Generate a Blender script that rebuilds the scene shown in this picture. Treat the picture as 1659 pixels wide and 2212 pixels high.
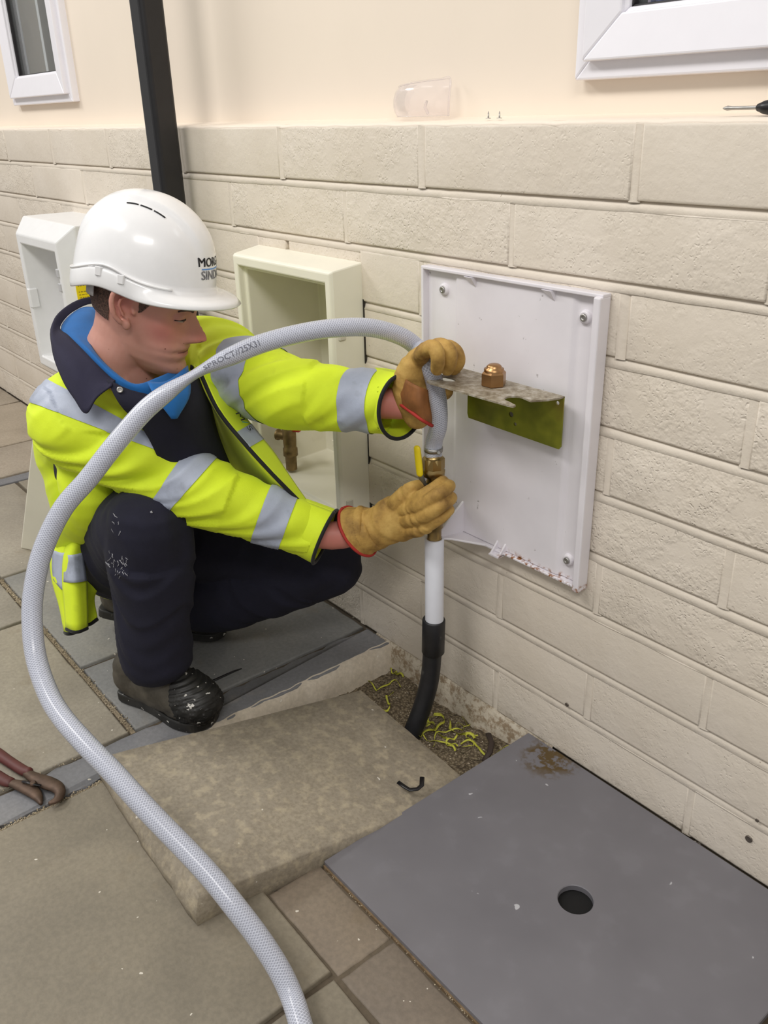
import bpy, bmesh, math, random
import numpy as np
from mathutils import Vector, Matrix, noise
from mathutils.bvhtree import BVHTree
random.seed(7)
for o in list(bpy.data.objects): bpy.data.objects.remove(o)
SC = bpy.context.scene
COL = SC.collection
# ------------------------------------------------------------------ camera
W_, H_, FPX = 1659.0, 2212.0, 1870.0
PP = np.array([W_ / 2, H_ / 2])
CAM = np.array([0.0, -1.084, 1.135])
def _axes():
    d = np.array([941 - PP[0], 5166 - PP[1], FPX]); d /= np.linalg.norm(d)
    a = np.array([-843 - PP[0], 272 - PP[1], FPX]); a -= a.dot(d) * d; a /= np.linalg.norm(a)
    X, Z = -a, -d
    return np.array([X, np.cross(Z, X), Z])
RC = _axes()
cam_data = bpy.data.cameras.new('camera')
cam = bpy.data.objects.new('camera', cam_data); COL.objects.link(cam)
cam_data.sensor_fit = 'HORIZONTAL'; cam_data.sensor_width = 36.0
cam_data.lens = FPX / W_ * 36.0
cam_data.clip_start = 0.02
_r, _d, _f = RC[:, 0], RC[:, 1], RC[:, 2]
cam.matrix_world = Matrix(((_r[0], -_d[0], -_f[0], CAM[0]), (_r[1], -_d[1], -_f[1], CAM[1]), (_r[2], -_d[2], -_f[2], CAM[2]), (0, 0, 0, 1)))
SC.camera = cam
def px(x, y, X=None, Y=None, Z=None, d=None):
    """point seen at photo pixel (x, y), on a plane X/Y/Z = const or at depth d along the view axis"""
    r = RC @ np.array([x - PP[0], y - PP[1], FPX])
    if d is not None: t = d / FPX
    elif Y is not None: t = (Y - CAM[1]) / r[1]
    elif Z is not None: t = (Z - CAM[2]) / r[2]
    else: t = (X - CAM[0]) / r[0]
    return Vector(CAM + t * r)
# ------------------------------------------------------------------ light
SC.view_settings.view_transform = 'Standard'
SC.view_settings.look = 'None'
SC.view_settings.gamma = 1.0
SC.view_settings.use_curve_mapping = False
SC.view_settings.exposure = -0.22
world = bpy.data.worlds.new('world'); SC.world = world; world.use_nodes = True
world.node_tree.nodes['Background'].inputs[0].default_value = (1.0, 0.985, 0.96, 1)
world.node_tree.nodes['Background'].inputs[1].default_value = 0.52
def ceiling_lamp(loc, target, sx, sy, power, col=(1, 0.975, 0.94)):
    l = bpy.data.lights.new('ceiling_lamp', 'AREA'); l.shape = 'RECTANGLE'; l.size = sx; l.size_y = sy
    l.energy = power; l.color = col
    o = bpy.data.objects.new('ceiling_lamp', l); COL.objects.link(o); o.location = loc
    o.rotation_euler = (Vector(target) - Vector(loc)).to_track_quat('-Z', 'Y').to_euler()
    return o
ceiling_lamp((-4.6, -1.9, 3.3), (-2.2, 0, 0.9), 1.5, 0.5, 62)
ceiling_lamp((-1.6, -2.2, 3.4), (-1.4, -0.4, 0.4), 1.8, 0.6, 58)
ceiling_lamp((1.3, -2.0, 3.3), (-0.7, 0, 0.7), 1.5, 0.5, 48)
# ------------------------------------------------------------------ helpers
def srgb(r, g, b):
    f = lambda c: (c / 255 / 12.92) if c / 255 <= 0.04045 else ((c / 255 + 0.055) / 1.055) ** 2.4
    return (f(r), f(g), f(b), 1.0)
class NT:
    def __init__(s, name):
        s.m = bpy.data.materials.new(name); s.m.use_nodes = True
        s.t = s.m.node_tree; s.b = s.t.nodes['Principled BSDF']; s.out = s.t.nodes['Material Output']
        g = s.n('ShaderNodeNewGeometry'); s.pos = g.outputs['Position']
    def n(s, typ, ins=None, **props):
        nd = s.t.nodes.new(typ)
        for k, v in props.items(): setattr(nd, k, v)
        for k, v in (ins or {}).items():
            if hasattr(v, 'is_linked') or isinstance(v, bpy.types.NodeSocket): s.t.links.new(v, nd.inputs[k])
            else: nd.inputs[k].default_value = v
        return nd
    def noise(s, scale, detail=4, rough=0.55, vec=None, dist=0.0):
        return s.n('ShaderNodeTexNoise', {'Vector': vec or s.pos, 'Scale': scale, 'Detail': detail, 'Roughness': rough, 'Distortion': dist}).outputs['Fac']
    def voro(s, scale, vec=None, feature='F1', rnd=1.0):
        return s.n('ShaderNodeTexVoronoi', {'Vector': vec or s.pos, 'Scale': scale, 'Randomness': rnd}, feature=feature).outputs['Distance']
    def ramp(s, fac, stops, interp='LINEAR'):
        nd = s.n('ShaderNodeValToRGB', {'Fac': fac}); cr = nd.color_ramp; cr.interpolation = interp
        while len(cr.elements) < len(stops): cr.elements.new(0.5)
        for e, (p, c) in zip(cr.elements, stops):
            e.position = p; e.color = c if not isinstance(c, (int, float)) else (c, c, c, 1)
        return nd.outputs['Color']
    def mix(s, fac, a, b, mode='MIX'):
        nd = s.n('ShaderNodeMix', data_type='RGBA', blend_type=mode)
        for i, v in ((0, fac), (6, a), (7, b)):
            if isinstance(v, bpy.types.NodeSocket): s.t.links.new(v, nd.inputs[i])
            else: nd.inputs[i].default_value = v
        return nd.outputs[2]
    def math(s, op, a, b=0.0, c=0.0):
        nd = s.n('ShaderNodeMath', operation=op)
        for i, v in enumerate((a, b, c)):
            if isinstance(v, bpy.types.NodeSocket): s.t.links.new(v, nd.inputs[i])
            else: nd.inputs[i].default_value = v
        return nd.outputs[0]
    def sep(s, vec=None):
        return s.n('ShaderNodeSeparateXYZ', {0: vec or s.pos}).outputs
    def mapping(s, scale=(1, 1, 1), rot=(0, 0, 0), vec=None):
        return s.n('ShaderNodeMapping', {'Vector': vec or s.pos, 'Scale': scale, 'Rotation': rot}).outputs[0]
    def bump(s, h, strength=0.3, dist=0.002, normal=None):
        ins = {'Height': h, 'Strength': strength, 'Distance': dist}
        if normal is not None: ins['Normal'] = normal
        return s.n('ShaderNodeBump', ins).outputs[0]
    def set(s, **k):
        names = {'color': 'Base Color', 'rough': 'Roughness', 'metal': 'Metallic', 'normal': 'Normal', 'spec': 'Specular IOR Level',
                 'trans': 'Transmission Weight', 'ior': 'IOR', 'alpha': 'Alpha', 'sss': 'Subsurface Weight', 'sheen': 'Sheen Weight', 'coat': 'Coat Weight', 'aniso': 'Anisotropic'}
        for kk, v in k.items():
            inp = s.b.inputs[names[kk]]
            if isinstance(v, bpy.types.NodeSocket): s.t.links.new(v, inp)
            else: inp.default_value = v
        return s
def simple(name, rgb, rough=0.5, metal=0.0, var=0.06, nscale=30, bump=0.0, bscale=200, spec=0.5, dirt=None, dscale=18, dth=(0.62, 0.75), bdist=0.001):
    t = NT(name); c = srgb(*rgb)
    lo = tuple(x * (1 - var) for x in c[:3]) + (1,); hi = tuple(min(1, x * (1 + var)) for x in c[:3]) + (1,)
    col = t.ramp(t.noise(nscale), [(0.3, lo), (0.7, hi)])
    if dirt: col = t.mix(t.ramp(t.noise(dscale, 6), [(dth[0], 0), (dth[1], 1)]), col, srgb(*dirt))
    t.set(color=col, rough=rough, metal=metal, spec=spec)
    if bump: t.set(normal=t.bump(t.noise(bscale, 3), bump, bdist))
    return t.m
def mesh(name, verts, faces, smooth=False):
    me = bpy.data.meshes.new(name); me.from_pydata([tuple(v) for v in verts], [], [tuple(f) for f in faces]); me.update()
    if smooth: me.polygons.foreach_set('use_smooth', [True] * len(me.polygons))
    return me
def obj(name, me, m=None, parent=None, label=None, category=None, group=None, kind=None):
    if isinstance(me, bmesh.types.BMesh):
        bm = me; me = bpy.data.meshes.new(name); bm.to_mesh(me); bm.free()
    elif isinstance(me, MB): me = me.mesh(name)
    o = bpy.data.objects.new(name, me); COL.objects.link(o)
    if m is not None and me is not None and hasattr(me, 'materials') and len(me.materials) == 0: me.materials.append(m)
    if parent is not None: o.parent = parent
    for k, v in (('label', label), ('category', category), ('group', group), ('kind', kind)):
        if v: o[k] = v
    return o
def empty(name, loc, label, category, group=None):
    o = bpy.data.objects.new(name, None); COL.objects.link(o); o.location = loc; o.empty_display_size = 0.05
    o['label'] = label; o['category'] = category
    if group: o['group'] = group
    return o
def child(name, me, m, parent, label=None, kind=None):
    """part built in world coordinates under a parent that may sit elsewhere"""
    o = obj(name, me, m, None, label, None, None, kind)
    bpy.context.view_layer.update()
    o.parent = parent; o.matrix_parent_inverse = parent.matrix_world.inverted()
    return o
class MB:
    """collects simple shapes in world coordinates into one mesh"""
    def __init__(s): s.v = []; s.f = []; s.sm = []
    def add(s, v, f, smooth=False):
        n = len(s.v); s.v += [Vector(p) for p in v]; s.f += [tuple(i + n for i in q) for q in f]; s.sm += [smooth] * len(f); return s
    def hexa(s, p):   # 8 corners: bottom loop 0-3, top loop 4-7
        return s.add(p, [(3, 2, 1, 0), (4, 5, 6, 7), (0, 1, 5, 4), (1, 2, 6, 5), (2, 3, 7, 6), (3, 0, 4, 7)])
    def box(s, x0, x1, y0, y1, z0, z1):
        return s.hexa([(x0, y0, z0), (x1, y0, z0), (x1, y1, z0), (x0, y1, z0), (x0, y0, z1), (x1, y0, z1), (x1, y1, z1), (x0, y1, z1)])
    def prism(s, poly, d):   # planar polygon extruded by vector d
        n = len(poly); d = Vector(d); a = [Vector(p) for p in poly]
        return s.add(a + [p + d for p in a], [tuple(range(n))[::-1], tuple(range(n, 2 * n))] + [(i, (i + 1) % n, (i + 1) % n + n, i + n) for i in range(n)])
    def lathe(s, base, axis, prof, n=24, smooth=True, ang=0.0):   # prof: (height, radius)
        ax = Vector(axis).normalized(); u = ax.orthogonal().normalized(); w = ax.cross(u); b = Vector(base); vs = []; fs = []
        for h, r in prof:
            for k in range(n):
                a = 2 * math.pi * k / n + ang; vs.append(b + ax * h + (u * math.cos(a) + w * math.sin(a)) * r)
        for i in range(len(prof) - 1):
            for k in range(n): fs.append((i * n + k, i * n + (k + 1) % n, (i + 1) * n + (k + 1) % n, (i + 1) * n + k))
        s.add(vs, fs, smooth)
        m = len(vs)
        s.add([vs[k] for k in range(n)], [tuple(range(n))[::-1]]); s.add(vs[m - n:], [tuple(range(n))])
        return s
    def tube(s, pts, rad, n=10, smooth=True, up=None, caps=True):
        v, f = limb(pts, [(r, r) if not isinstance(r, tuple) else r for r in (rad if isinstance(rad, (list, tuple)) and len(rad) == len(pts) else [rad] * len(pts))], n=n, sub=1, up=up, round_caps=False)
        return s.add(v, f, smooth)
    def mesh(s, name):
        me = bpy.data.meshes.new(name); me.from_pydata([tuple(v) for v in s.v], [], s.f); me.update()
        me.polygons.foreach_set('use_smooth', s.sm); return me
def catmull(P, sub):
    P = [np.array(p, float) for p in P]; n = len(P); out = []
    for i in range(n - 1):
        p0 = P[i - 1] if i else 2 * P[0] - P[1]; p1 = P[i]; p2 = P[i + 1]; p3 = P[i + 2] if i + 2 < n else 2 * P[-1] - P[-2]
        for k in range(sub):
            t = k / sub
            out.append(0.5 * ((2 * p1) + (-p0 + p2) * t + (2 * p0 - 5 * p1 + 4 * p2 - p3) * t * t + (-p0 + 3 * p1 - 3 * p2 + p3) * t ** 3))
    out.append(P[-1]); return out
def limb(pts, radii, n=24, sub=6, up=None, round_caps=True):
    """tapered tube along a spline; radii = (across up, across side) per point"""
    P = [Vector(p) for p in (catmull(pts, sub) if sub > 1 else [np.array(p, float) for p in pts])]
    Rr = catmull(radii, sub) if sub > 1 else [np.array(r, float) for r in radii]
    up = Vector(up) if up is not None else None
    T = []
    for i in range(len(P)):
        a = P[max(0, i - 1)]; b = P[min(len(P) - 1, i + 1)]; T.append((b - a).normalized())
    u = (up - up.dot(T[0]) * T[0]).normalized() if up is not None else T[0].orthogonal().normalized()
    rings = []
    for p, t, r in zip(P, T, Rr):
        u = ((up if up is not None else u) - (up if up is not None else u).dot(t) * t).normalized()
        rings.append((p, t, u.copy(), t.cross(u), float(r[0]), float(r[1])))
    if round_caps:
        def cap(rg, sgn):
            p, t, u, w, a, b = rg; m = (a + b) / 2
            return [(p + t * sgn * m * 0.8 * math.sin(q), t, u, w, a * math.cos(q), b * math.cos(q)) for q in (0.5, 0.95, 1.3)]
        rings = cap(rings[0], -1)[::-1] + rings + cap(rings[-1], 1)
    vs = []; fs = []
    for p, t, u, w, a, b in rings:
        for k in range(n):
            q = 2 * math.pi * k / n; vs.append(p + u * (a * math.cos(q)) + w * (b * math.sin(q)))
    for i in range(len(rings) - 1):
        for k in range(n): fs.append((i * n + k, i * n + (k + 1) % n, (i + 1) * n + (k + 1) % n, (i + 1) * n + k))
    fs.append(tuple(range(n))[::-1]); m = len(vs); fs.append(tuple(range(m - n, m)))
    return vs, fs
def ellipsoid(c, r, M=None, nu=24, nv=16):
    M = M or Matrix.Identity(3); c = Vector(c); vs = []; fs = []
    for i in range(1, nv):
        a = math.pi * i / nv
        for k in range(nu):
            b = 2 * math.pi * k / nu
            vs.append(c + M @ Vector((r[0] * math.sin(a) * math.cos(b), r[1] * math.sin(a) * math.sin(b), r[2] * math.cos(a))))
    for i in range(nv - 2):
        for k in range(nu): fs.append((i * nu + k, (i + 1) * nu + k, (i + 1) * nu + (k + 1) % nu, i * nu + (k + 1) % nu))
    fs.append(tuple(range(nu))); m = len(vs); fs.append(tuple(range(m - nu, m))[::-1])
    return vs, fs
def bevel(me_or_mb, w=0.002, seg=2, ang=0.6, smooth=True):
    """bevelled copy as mesh"""
    me = me_or_mb.mesh('bev') if isinstance(me_or_mb, MB) else me_or_mb
    bm = bmesh.new(); bm.from_mesh(me); bmesh.ops.remove_doubles(bm, verts=bm.verts, dist=1e-5)
    bmesh.ops.recalc_face_normals(bm, faces=bm.faces)
    ed = [e for e in bm.edges if len(e.link_faces) == 2 and e.calc_face_angle(0) > ang]
    bmesh.ops.bevel(bm, geom=ed, offset=w, segments=seg, profile=0.5, affect='EDGES', clamp_overlap=True)
    out = bpy.data.meshes.new('bev'); bm.to_mesh(out); bm.free()
    return out
def union(parts, voxel, smooth=3, fac=0.5):
    """fuse closed shapes into one continuous smooth mesh"""
    mb = MB()
    for v, f in parts: mb.add(v, f)
    me = mb.mesh('u'); o = bpy.data.objects.new('u', me); COL.objects.link(o)
    md = o.modifiers.new('r', 'REMESH'); md.mode = 'VOXEL'; md.voxel_size = voxel
    if smooth:
        sm = o.modifiers.new('s', 'SMOOTH'); sm.factor = fac; sm.iterations = smooth
    dg = bpy.context.evaluated_depsgraph_get(); dg.update()
    out = bpy.data.meshes.new_from_object(o.evaluated_get(dg))
    bpy.data.objects.remove(o); bpy.data.meshes.remove(me)
    out.polygons.foreach_set('use_smooth', [True] * len(out.polygons))
    return out
def get_co(me):
    a = np.empty(len(me.vertices) * 3); me.vertices.foreach_get('co', a); return a.reshape(-1, 3)
def get_no(me):
    a = np.empty(len(me.vertices) * 3); me.vertices.foreach_get('normal', a); return a.reshape(-1, 3)
def set_co(me, a): me.vertices.foreach_set('co', a.ravel()); me.update()
def patch(me, planes, keep=None, offset=0.0015, ease=0):
    """piece of a cloth surface between cutting planes, lifted off it: planes = [(co, outward normal)]"""
    bm = bmesh.new(); bm.from_mesh(me)
    if keep is not None:
        bad = [v for v in bm.verts if not keep(v.co)]
        bmesh.ops.delete(bm, geom=bad, context='VERTS')
    for _ in range(ease):
        bmesh.ops.smooth_vert(bm, verts=[v for v in bm.verts if v.is_boundary], factor=0.6, use_axis_x=True, use_axis_y=True, use_axis_z=True)
    for co, no in planes:
        bmesh.ops.bisect_plane(bm, geom=bm.verts[:] + bm.edges[:] + bm.faces[:], plane_co=co, plane_no=no, clear_outer=True)
    bm.normal_update()
    nn = [(v, v.normal.copy()) for v in bm.verts]
    for v, n in nn: v.co += n * offset
    for f in bm.faces: f.smooth = True
    out = bpy.data.meshes.new('patch'); bm.to_mesh(out); bm.free(); return out
def thicken(bm, thick):
    bm.normal_update(); base = list(bm.verts); faces = list(bm.faces); rim = [e for e in bm.edges if len(e.link_faces) == 1]
    twin = {v: bm.verts.new(v.co - v.normal * thick) for v in base}
    for f in faces: bm.faces.new([twin[v] for v in reversed(f.verts)])
    for e in rim:
        a, b = e.verts; bm.faces.new((b, a, twin[a], twin[b]))
    bmesh.ops.recalc_face_normals(bm, faces=bm.faces)
def sheet(rows, sub_u=6, sub_v=6, thick=0.003, wob=None):
    """smooth cloth sheet through a grid of points; returns closed thin mesh"""
    g = [catmull([np.array(p) for p in r], sub_u) for r in rows]
    cols = [catmull([g[i][j] for i in range(len(g))], sub_v) for j in range(len(g[0]))]
    nu = len(cols); nv = len(cols[0]); vs = [Vector(cols[j][i]) for i in range(nv) for j in range(nu)]
    fs = [(i * nu + j, i * nu + j + 1, (i + 1) * nu + j + 1, (i + 1) * nu + j) for i in range(nv - 1) for j in range(nu - 1)]
    bm = bmesh.new(); bv = [bm.verts.new(v) for v in vs]
    for f in fs: bm.faces.new([bv[k] for k in f])
    bm.normal_update()
    if wob:
        nn = [(v, v.normal.copy()) for v in bm.verts]
        for v, n in nn: v.co += n * wob(v.co)
        bm.normal_update()
    if thick: thicken(bm, thick)
    for f in bm.faces: f.smooth = True
    me = bpy.data.meshes.new('sheet'); bm.to_mesh(me); bm.free(); return me
def sheet_edge(rows, which, sub):   # boundary polyline of a sheet ('u0' first row, 'u1' last row, 'v0' / 'v1' first / last column)
    if which == 'u0': return catmull(rows[0], sub)
    if which == 'u1': return catmull(rows[-1], sub)
    if which == 'v0': return catmull([r[0] for r in rows], sub)
    return catmull([r[-1] for r in rows], sub)
def text_mesh(body, size, extrude=0.0, bold=False):
    cu = bpy.data.curves.new('t', 'FONT'); cu.body = body; cu.size = size; cu.align_x = 'CENTER'; cu.align_y = 'CENTER'
    cu.resolution_u = 3; cu.offset = 0.0
    o = bpy.data.objects.new('t', cu); COL.objects.link(o)
    dg = bpy.context.evaluated_depsgraph_get(); dg.update()
    me = bpy.data.meshes.new_from_object(o.evaluated_get(dg)); bpy.data.objects.remove(o)
    bm = bmesh.new(); bm.from_mesh(me)
    bmesh.ops.triangulate(bm, faces=bm.faces); bmesh.ops.subdivide_edges(bm, edges=[e for e in bm.edges if e.calc_length() > size * 0.25], cuts=2)
    bmesh.ops.triangulate(bm, faces=bm.faces)
    for v in bm.verts: v.co.x *= 1.08 if bold else 1.0
    out = bpy.data.meshes.new('text'); bm.to_mesh(out); bm.free(); return out
# ------------------------------------------------------------------ materials of the setting
def paint_mat(name, pits=1.0):
    t = NT(name); g = t.n('ShaderNodeObjectInfo').outputs['Random']
    base = t.ramp(t.noise(5, 4), [(0.3, srgb(218, 207, 191)), (0.7, srgb(227, 217, 203))])
    # grime near the ground, in blotches of its own
    z = t.sep()[2]
    low = t.ramp(t.math('ADD', z, t.math('MULTIPLY', t.noise(22, 5), 0.12)), [(0.035, 1), (0.075, 0)])
    base = t.mix(t.math('MULTIPLY', low, t.ramp(t.noise(60, 6), [(0.45, 0), (0.6, 0.8)])), base, srgb(120, 104, 82))
    base = t.mix(t.ramp(t.noise(95, 2), [(0.745, 0), (0.77, 0.7)]), base, srgb(130, 115, 95))
    wv = t.n('ShaderNodeTexNoise', {'Vector': t.pos, 'Scale': 55.0, 'Detail': 3.0}).outputs['Color']
    wp = t.n('ShaderNodeVectorMath', {0: wv, 1: (.022, .022, .022), 2: t.pos}, operation='MULTIPLY_ADD').outputs[0]
    pit = t.ramp(t.voro(135, wp), [(0.08, 0), (0.36, 1)])
    pit2 = t.ramp(t.voro(50, wp), [(0.05, 0), (0.22, 1)])
    msk = t.ramp(t.noise(17, 4, .65), [(0.42, 0.06), (0.60, 1)])
    pm = t.math('MULTIPLY', t.math('MULTIPLY', msk, t.ramp(g, [(0.15, 0.12), (0.75, 1)])), pits)
    h = t.math('ADD', t.math('MULTIPLY', t.math('MINIMUM', pit, pit2), pm), t.math('MULTIPLY', t.noise(45, 5, 0.6), 0.75))
    t.set(color=base, rough=0.55, normal=t.bump(h, 0.5, 0.0035)); return t.m
M_paint = paint_mat('cream_masonry_paint')
M_joint = paint_mat('cream_painted_mortar', 0.08)
M_upper = simple('cream_smooth_paint', (236, 223, 207), 0.6, var=0.015, nscale=4, bump=0.05, bscale=60)
M_upvc = simple('white_plastic_frame', (240, 238, 244), 0.35, var=0.01)
def stone_mat(name, a, b, c, stain=(120, 105, 80), gl=0.65, rnd=True):
    t = NT(name)
    col = t.ramp(t.noise(4.5, 6, 0.6, dist=0.6), [(0.25, srgb(*a)), (0.5, srgb(*b)), (0.75, srgb(*c))])
    col = t.mix(t.ramp(t.noise(120, 3), [(0.35, 0.25), (0.65, 0)]), col, srgb(*[x * 0.72 for x in a]))
    col = t.mix(t.ramp(t.noise(11, 5), [(0.6, 0), (0.75, 0.35)]), col, srgb(*stain))
    if rnd:
        r = t.n('ShaderNodeObjectInfo').outputs['Random']
        col = t.mix(1.0, col, t.ramp(r, [(0.0, (0.88, 0.88, 0.9, 1)), (1.0, (1.08, 1.05, 1.0, 1))]), 'MULTIPLY')
    col = t.mix(t.ramp(t.noise(75, 1), [(0.77, 0), (0.785, 1)]), col, srgb(215, 208, 195))
    t.set(color=col, rough=gl, normal=t.bump(t.math('ADD', t.noise(28, 5), t.math('MULTIPLY', t.noise(260, 2), 0.3)), 0.35, 0.003)); return t.m
M_slab = stone_mat('grey_brown_stone', (122, 116, 104), (136, 129, 115), (148, 140, 124))
M_slabG = stone_mat('cool_grey_stone', (118, 118, 117), (132, 132, 129), (146, 144, 138))
M_slabL = stone_mat('buff_stone', (142, 136, 124), (158, 151, 137), (172, 165, 150))
M_slabF = stone_mat('far_pinkish_stone', (150, 138, 122), (172, 160, 142), (185, 172, 155))
M_paver = stone_mat('concrete_paver', (112, 102, 91), (126, 115, 102), (138, 126, 111))
M_bluegrey = stone_mat('blue_grey_painted_concrete', (112, 112, 114), (124, 124, 127), (140, 138, 137), stain=(168, 158, 142), rnd=False)
M_mortar = stone_mat('sandy_mortar', (120, 106, 86), (142, 128, 106), (165, 150, 128), rnd=False, gl=0.9)
M_rawconc = stone_mat('pale_broken_concrete', (190, 178, 158), (208, 196, 178), (218, 208, 192), rnd=False, gl=0.9)
def soil_mat():
    t = NT('gritty_soil')
    col = t.ramp(t.voro(170), [(0.1, srgb(150, 136, 112)), (0.4, srgb(114, 101, 80)), (0.8, srgb(80, 68, 52))])
    col = t.mix(t.ramp(t.noise(140, 2), [(0.66, 0), (0.7, 1)]), col, srgb(190, 178, 158))
    t.set(color=col, rough=0.95, normal=t.bump(t.math('ADD', t.voro(170), t.noise(60, 5)), 0.8, 0.006)); return t.m
M_soil = soil_mat()
# ------------------------------------------------------------------ block wall
BOX = (-1.795, -1.412, 0.292, 0.862)     # opening taken up by the recessed meter box
WX0, WX1 = -5.6, 0.7
ROWH = 0.1125; TOPZ = 1.12
core = MB()
for x0, x1, z0, z1 in ((WX0, BOX[0], -0.14, TOPZ), (BOX[1], WX1, -0.14, TOPZ), (BOX[0], BOX[1], -0.14, BOX[2]), (BOX[0], BOX[1], BOX[3], TOPZ)):
    core.box(x0, x1, 0.011, 0.10, z0, z1 - 0.001)
wall = obj('wall_back', core, M_paint, label='cream painted concrete block wall', kind='structure')
J = 0.0115
def clip(x0, x1, z0, z1):
    """pieces of a rectangle left over around the meter box"""
    a, b, c, d = BOX
    if x1 <= a or x0 >= b or z1 <= c or z0 >= d: return [(x0, x1, z0, z1)]
    out = []
    if x0 < a: out.append((x0, a, z0, z1))
    if x1 > b: out.append((b, x1, z0, z1))
    xa, xb = max(x0, a), min(x1, b)
    if z0 < c: out.append((xa, xb, z0, c))
    if z1 > d: out.append((xa, xb, d, z1))
    return [q for q in out if q[1] - q[0] > 0.012 and q[3] - q[2] > 0.012]
_bm_cache = {}
def block_mesh(w, h):
    k = (round(w, 3), round(h, 3))
    if k not in _bm_cache:
        b = 0.0035; mb = MB(); lv = []
        for y, i in ((0.012, 0), (0.0028, 0), (0.0006, b * 0.45), (0.0, b * 1.3)):
            lv += [(-w / 2 + i, y, -h / 2 + i), (w / 2 - i, y, -h / 2 + i), (w / 2 - i, y, h / 2 - i), (-w / 2 + i, y, h / 2 - i)]
        fs = [(l * 4 + k2, l * 4 + (k2 + 1) % 4, l * 4 + 4 + (k2 + 1) % 4, l * 4 + 4 + k2) for l in range(3) for k2 in range(4)] + [(12, 13, 14, 15)]
        mb.add(lv, fs, True); _bm_cache[k] = mb.mesh('block'); _bm_cache[k].materials.append(M_paint)
    return _bm_cache[k]
mort = MB()
def inter(x0, x1, z):    # x intervals of a bed joint, leaving the meter box out
    if BOX[2] < z < BOX[3]: return [(x0, BOX[0]), (BOX[1], x1)]
    return [(x0, x1)]
for r in range(10):
    zt = TOPZ - r * ROWH; zb = zt - ROWH
    off = -0.778 if r % 2 == 0 else -0.555
    k0 = int(math.floor((WX0 - off) / 0.45)); k1 = int(math.ceil((WX1 - off) / 0.45))
    for k in range(k0, k1):
        xa = off + k * 0.45 + random.uniform(-0.004, 0.004); xb = off + (k + 1) * 0.45
        xa, xb = max(xa, WX0), min(xb, WX1)
        if xb - xa < 0.05: continue
        for q in clip(xa + J / 2, xb - J / 2, zb + J / 2 + 0.001, zt - J / 2):
            o = obj('block', block_mesh(q[1] - q[0], q[3] - q[2]), None, wall)
            o.location = ((q[0] + q[1]) / 2, random.uniform(-0.0012, 0.0008), (q[2] + q[3]) / 2)
            o.rotation_euler = (random.uniform(-0.006, 0.006), random.uniform(-0.0022, 0.0022), random.uniform(-0.002, 0.002))
        xj = xb
        if not (BOX[0] - 0.01 < xj < BOX[1] + 0.01 and zb < BOX[3] and zt > BOX[2]):
            vs = []; fs = []; nn = 7
            for i in range(nn):
                z = zb + J / 2 - .001 + (ROWH - J + .002) * i / (nn - 1); wv = .0012 * noise.noise((xj * 7, z * 60, 1)); wd = .0015 * noise.noise((xj * 5, z * 45, 9))
                vs += [(xj - J / 2 - .004 - wd, .0022, z), (xj - J / 2 - .001, .0002 + wv, z), (xj + .001 + wd, .0008 + wv, z), (xj + J / 2 + .001, .0016 + wv, z), (xj + J / 2 + .004, .0030, z)]
            for i in range(nn - 1):
                for k in range(4): fs.append((i * 5 + k, i * 5 + k + 1, i * 5 + 6 + k, i * 5 + 5 + k))
            mort.add(vs, fs, True)
    # bed joint below this course: struck, deep under the block above and flush with the block below
    if r < 9:
        for a, b in inter(WX0, WX1, zb):
            n = max(2, int((b - a) / 0.02)); vs = []; fs = []
            for i in range(n + 1):
                x = a + (b - a) * i / n; wv = noise.noise((x * 11, r * 3.1, 0)) * 0.0022; wv2 = noise.noise((x * 40, r * 5.7, 2)) * 0.0016
                vs += [(x, 0.0085, zb + J / 2 + 0.001), (x, 0.0050, zb + J / 2 - 0.002 + wv2), (x, -0.0008, zb - J / 2 - 0.003 + wv), (x, 0.004, zb - J / 2 - 0.005 + wv)]
            for i in range(n):
                for k in range(3): fs.append((i * 4 + k + 1, i * 4 + k, i * 4 + 4 + k, i * 4 + 5 + k))
            mort.add(vs, fs, True)
obj('mortar_joints', mort, M_joint, wall)
# rough foundation strip below the lowest course, seen down in the hole
fd = MB(); n = 60; vs = []; fs = []
for i in range(n + 1):
    x = -1.40 + 0.55 * i / n
    for k, (y, z) in enumerate(((0.004, 0.008), (-0.006, -0.012), (-0.012, -0.05), (-0.014, -0.10))):
        vs.append((x, y + 0.006 * noise.noise((x * 30, k * 2.0, 0)), z + 0.006 * noise.noise((x * 25, k, 5))))
for i in range(n):
    for k in range(3): fs.append((i * 4 + k + 1, i * 4 + k, i * 4 + 4 + k, i * 4 + 5 + k))
t = NT('dirty_foundation'); cc = t.ramp(t.noise(12, 5), [(.3, srgb(196, 184, 164)), (.7, srgb(214, 204, 186))]); cc = t.mix(t.ramp(t.noise(60, 6, .7), [(.46, 0), (.6, .8)]), cc, srgb(132, 108, 78))
t.set(color=cc, rough=.9, normal=t.bump(t.noise(70, 5), .6, .004)); fd.add(vs, fs, True); obj('foundation', fd, t.m, wall)
for p, q in (((1618, 1812), 0.006), ((1636, 1772), 0.003), ((1225, 1522), 0.004)):
    c = px(*p, Y=-0.001); mb = MB(); mb.lathe(c, (0, -1, 0), [(0, q), (0.0015, q), (0.002, q * 0.7), (0.0012, q * 0.45)], 12)
    obj('screw_head', mb, simple('dull_screw', (120, 112, 104), 0.4, 0.8), wall)
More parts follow.
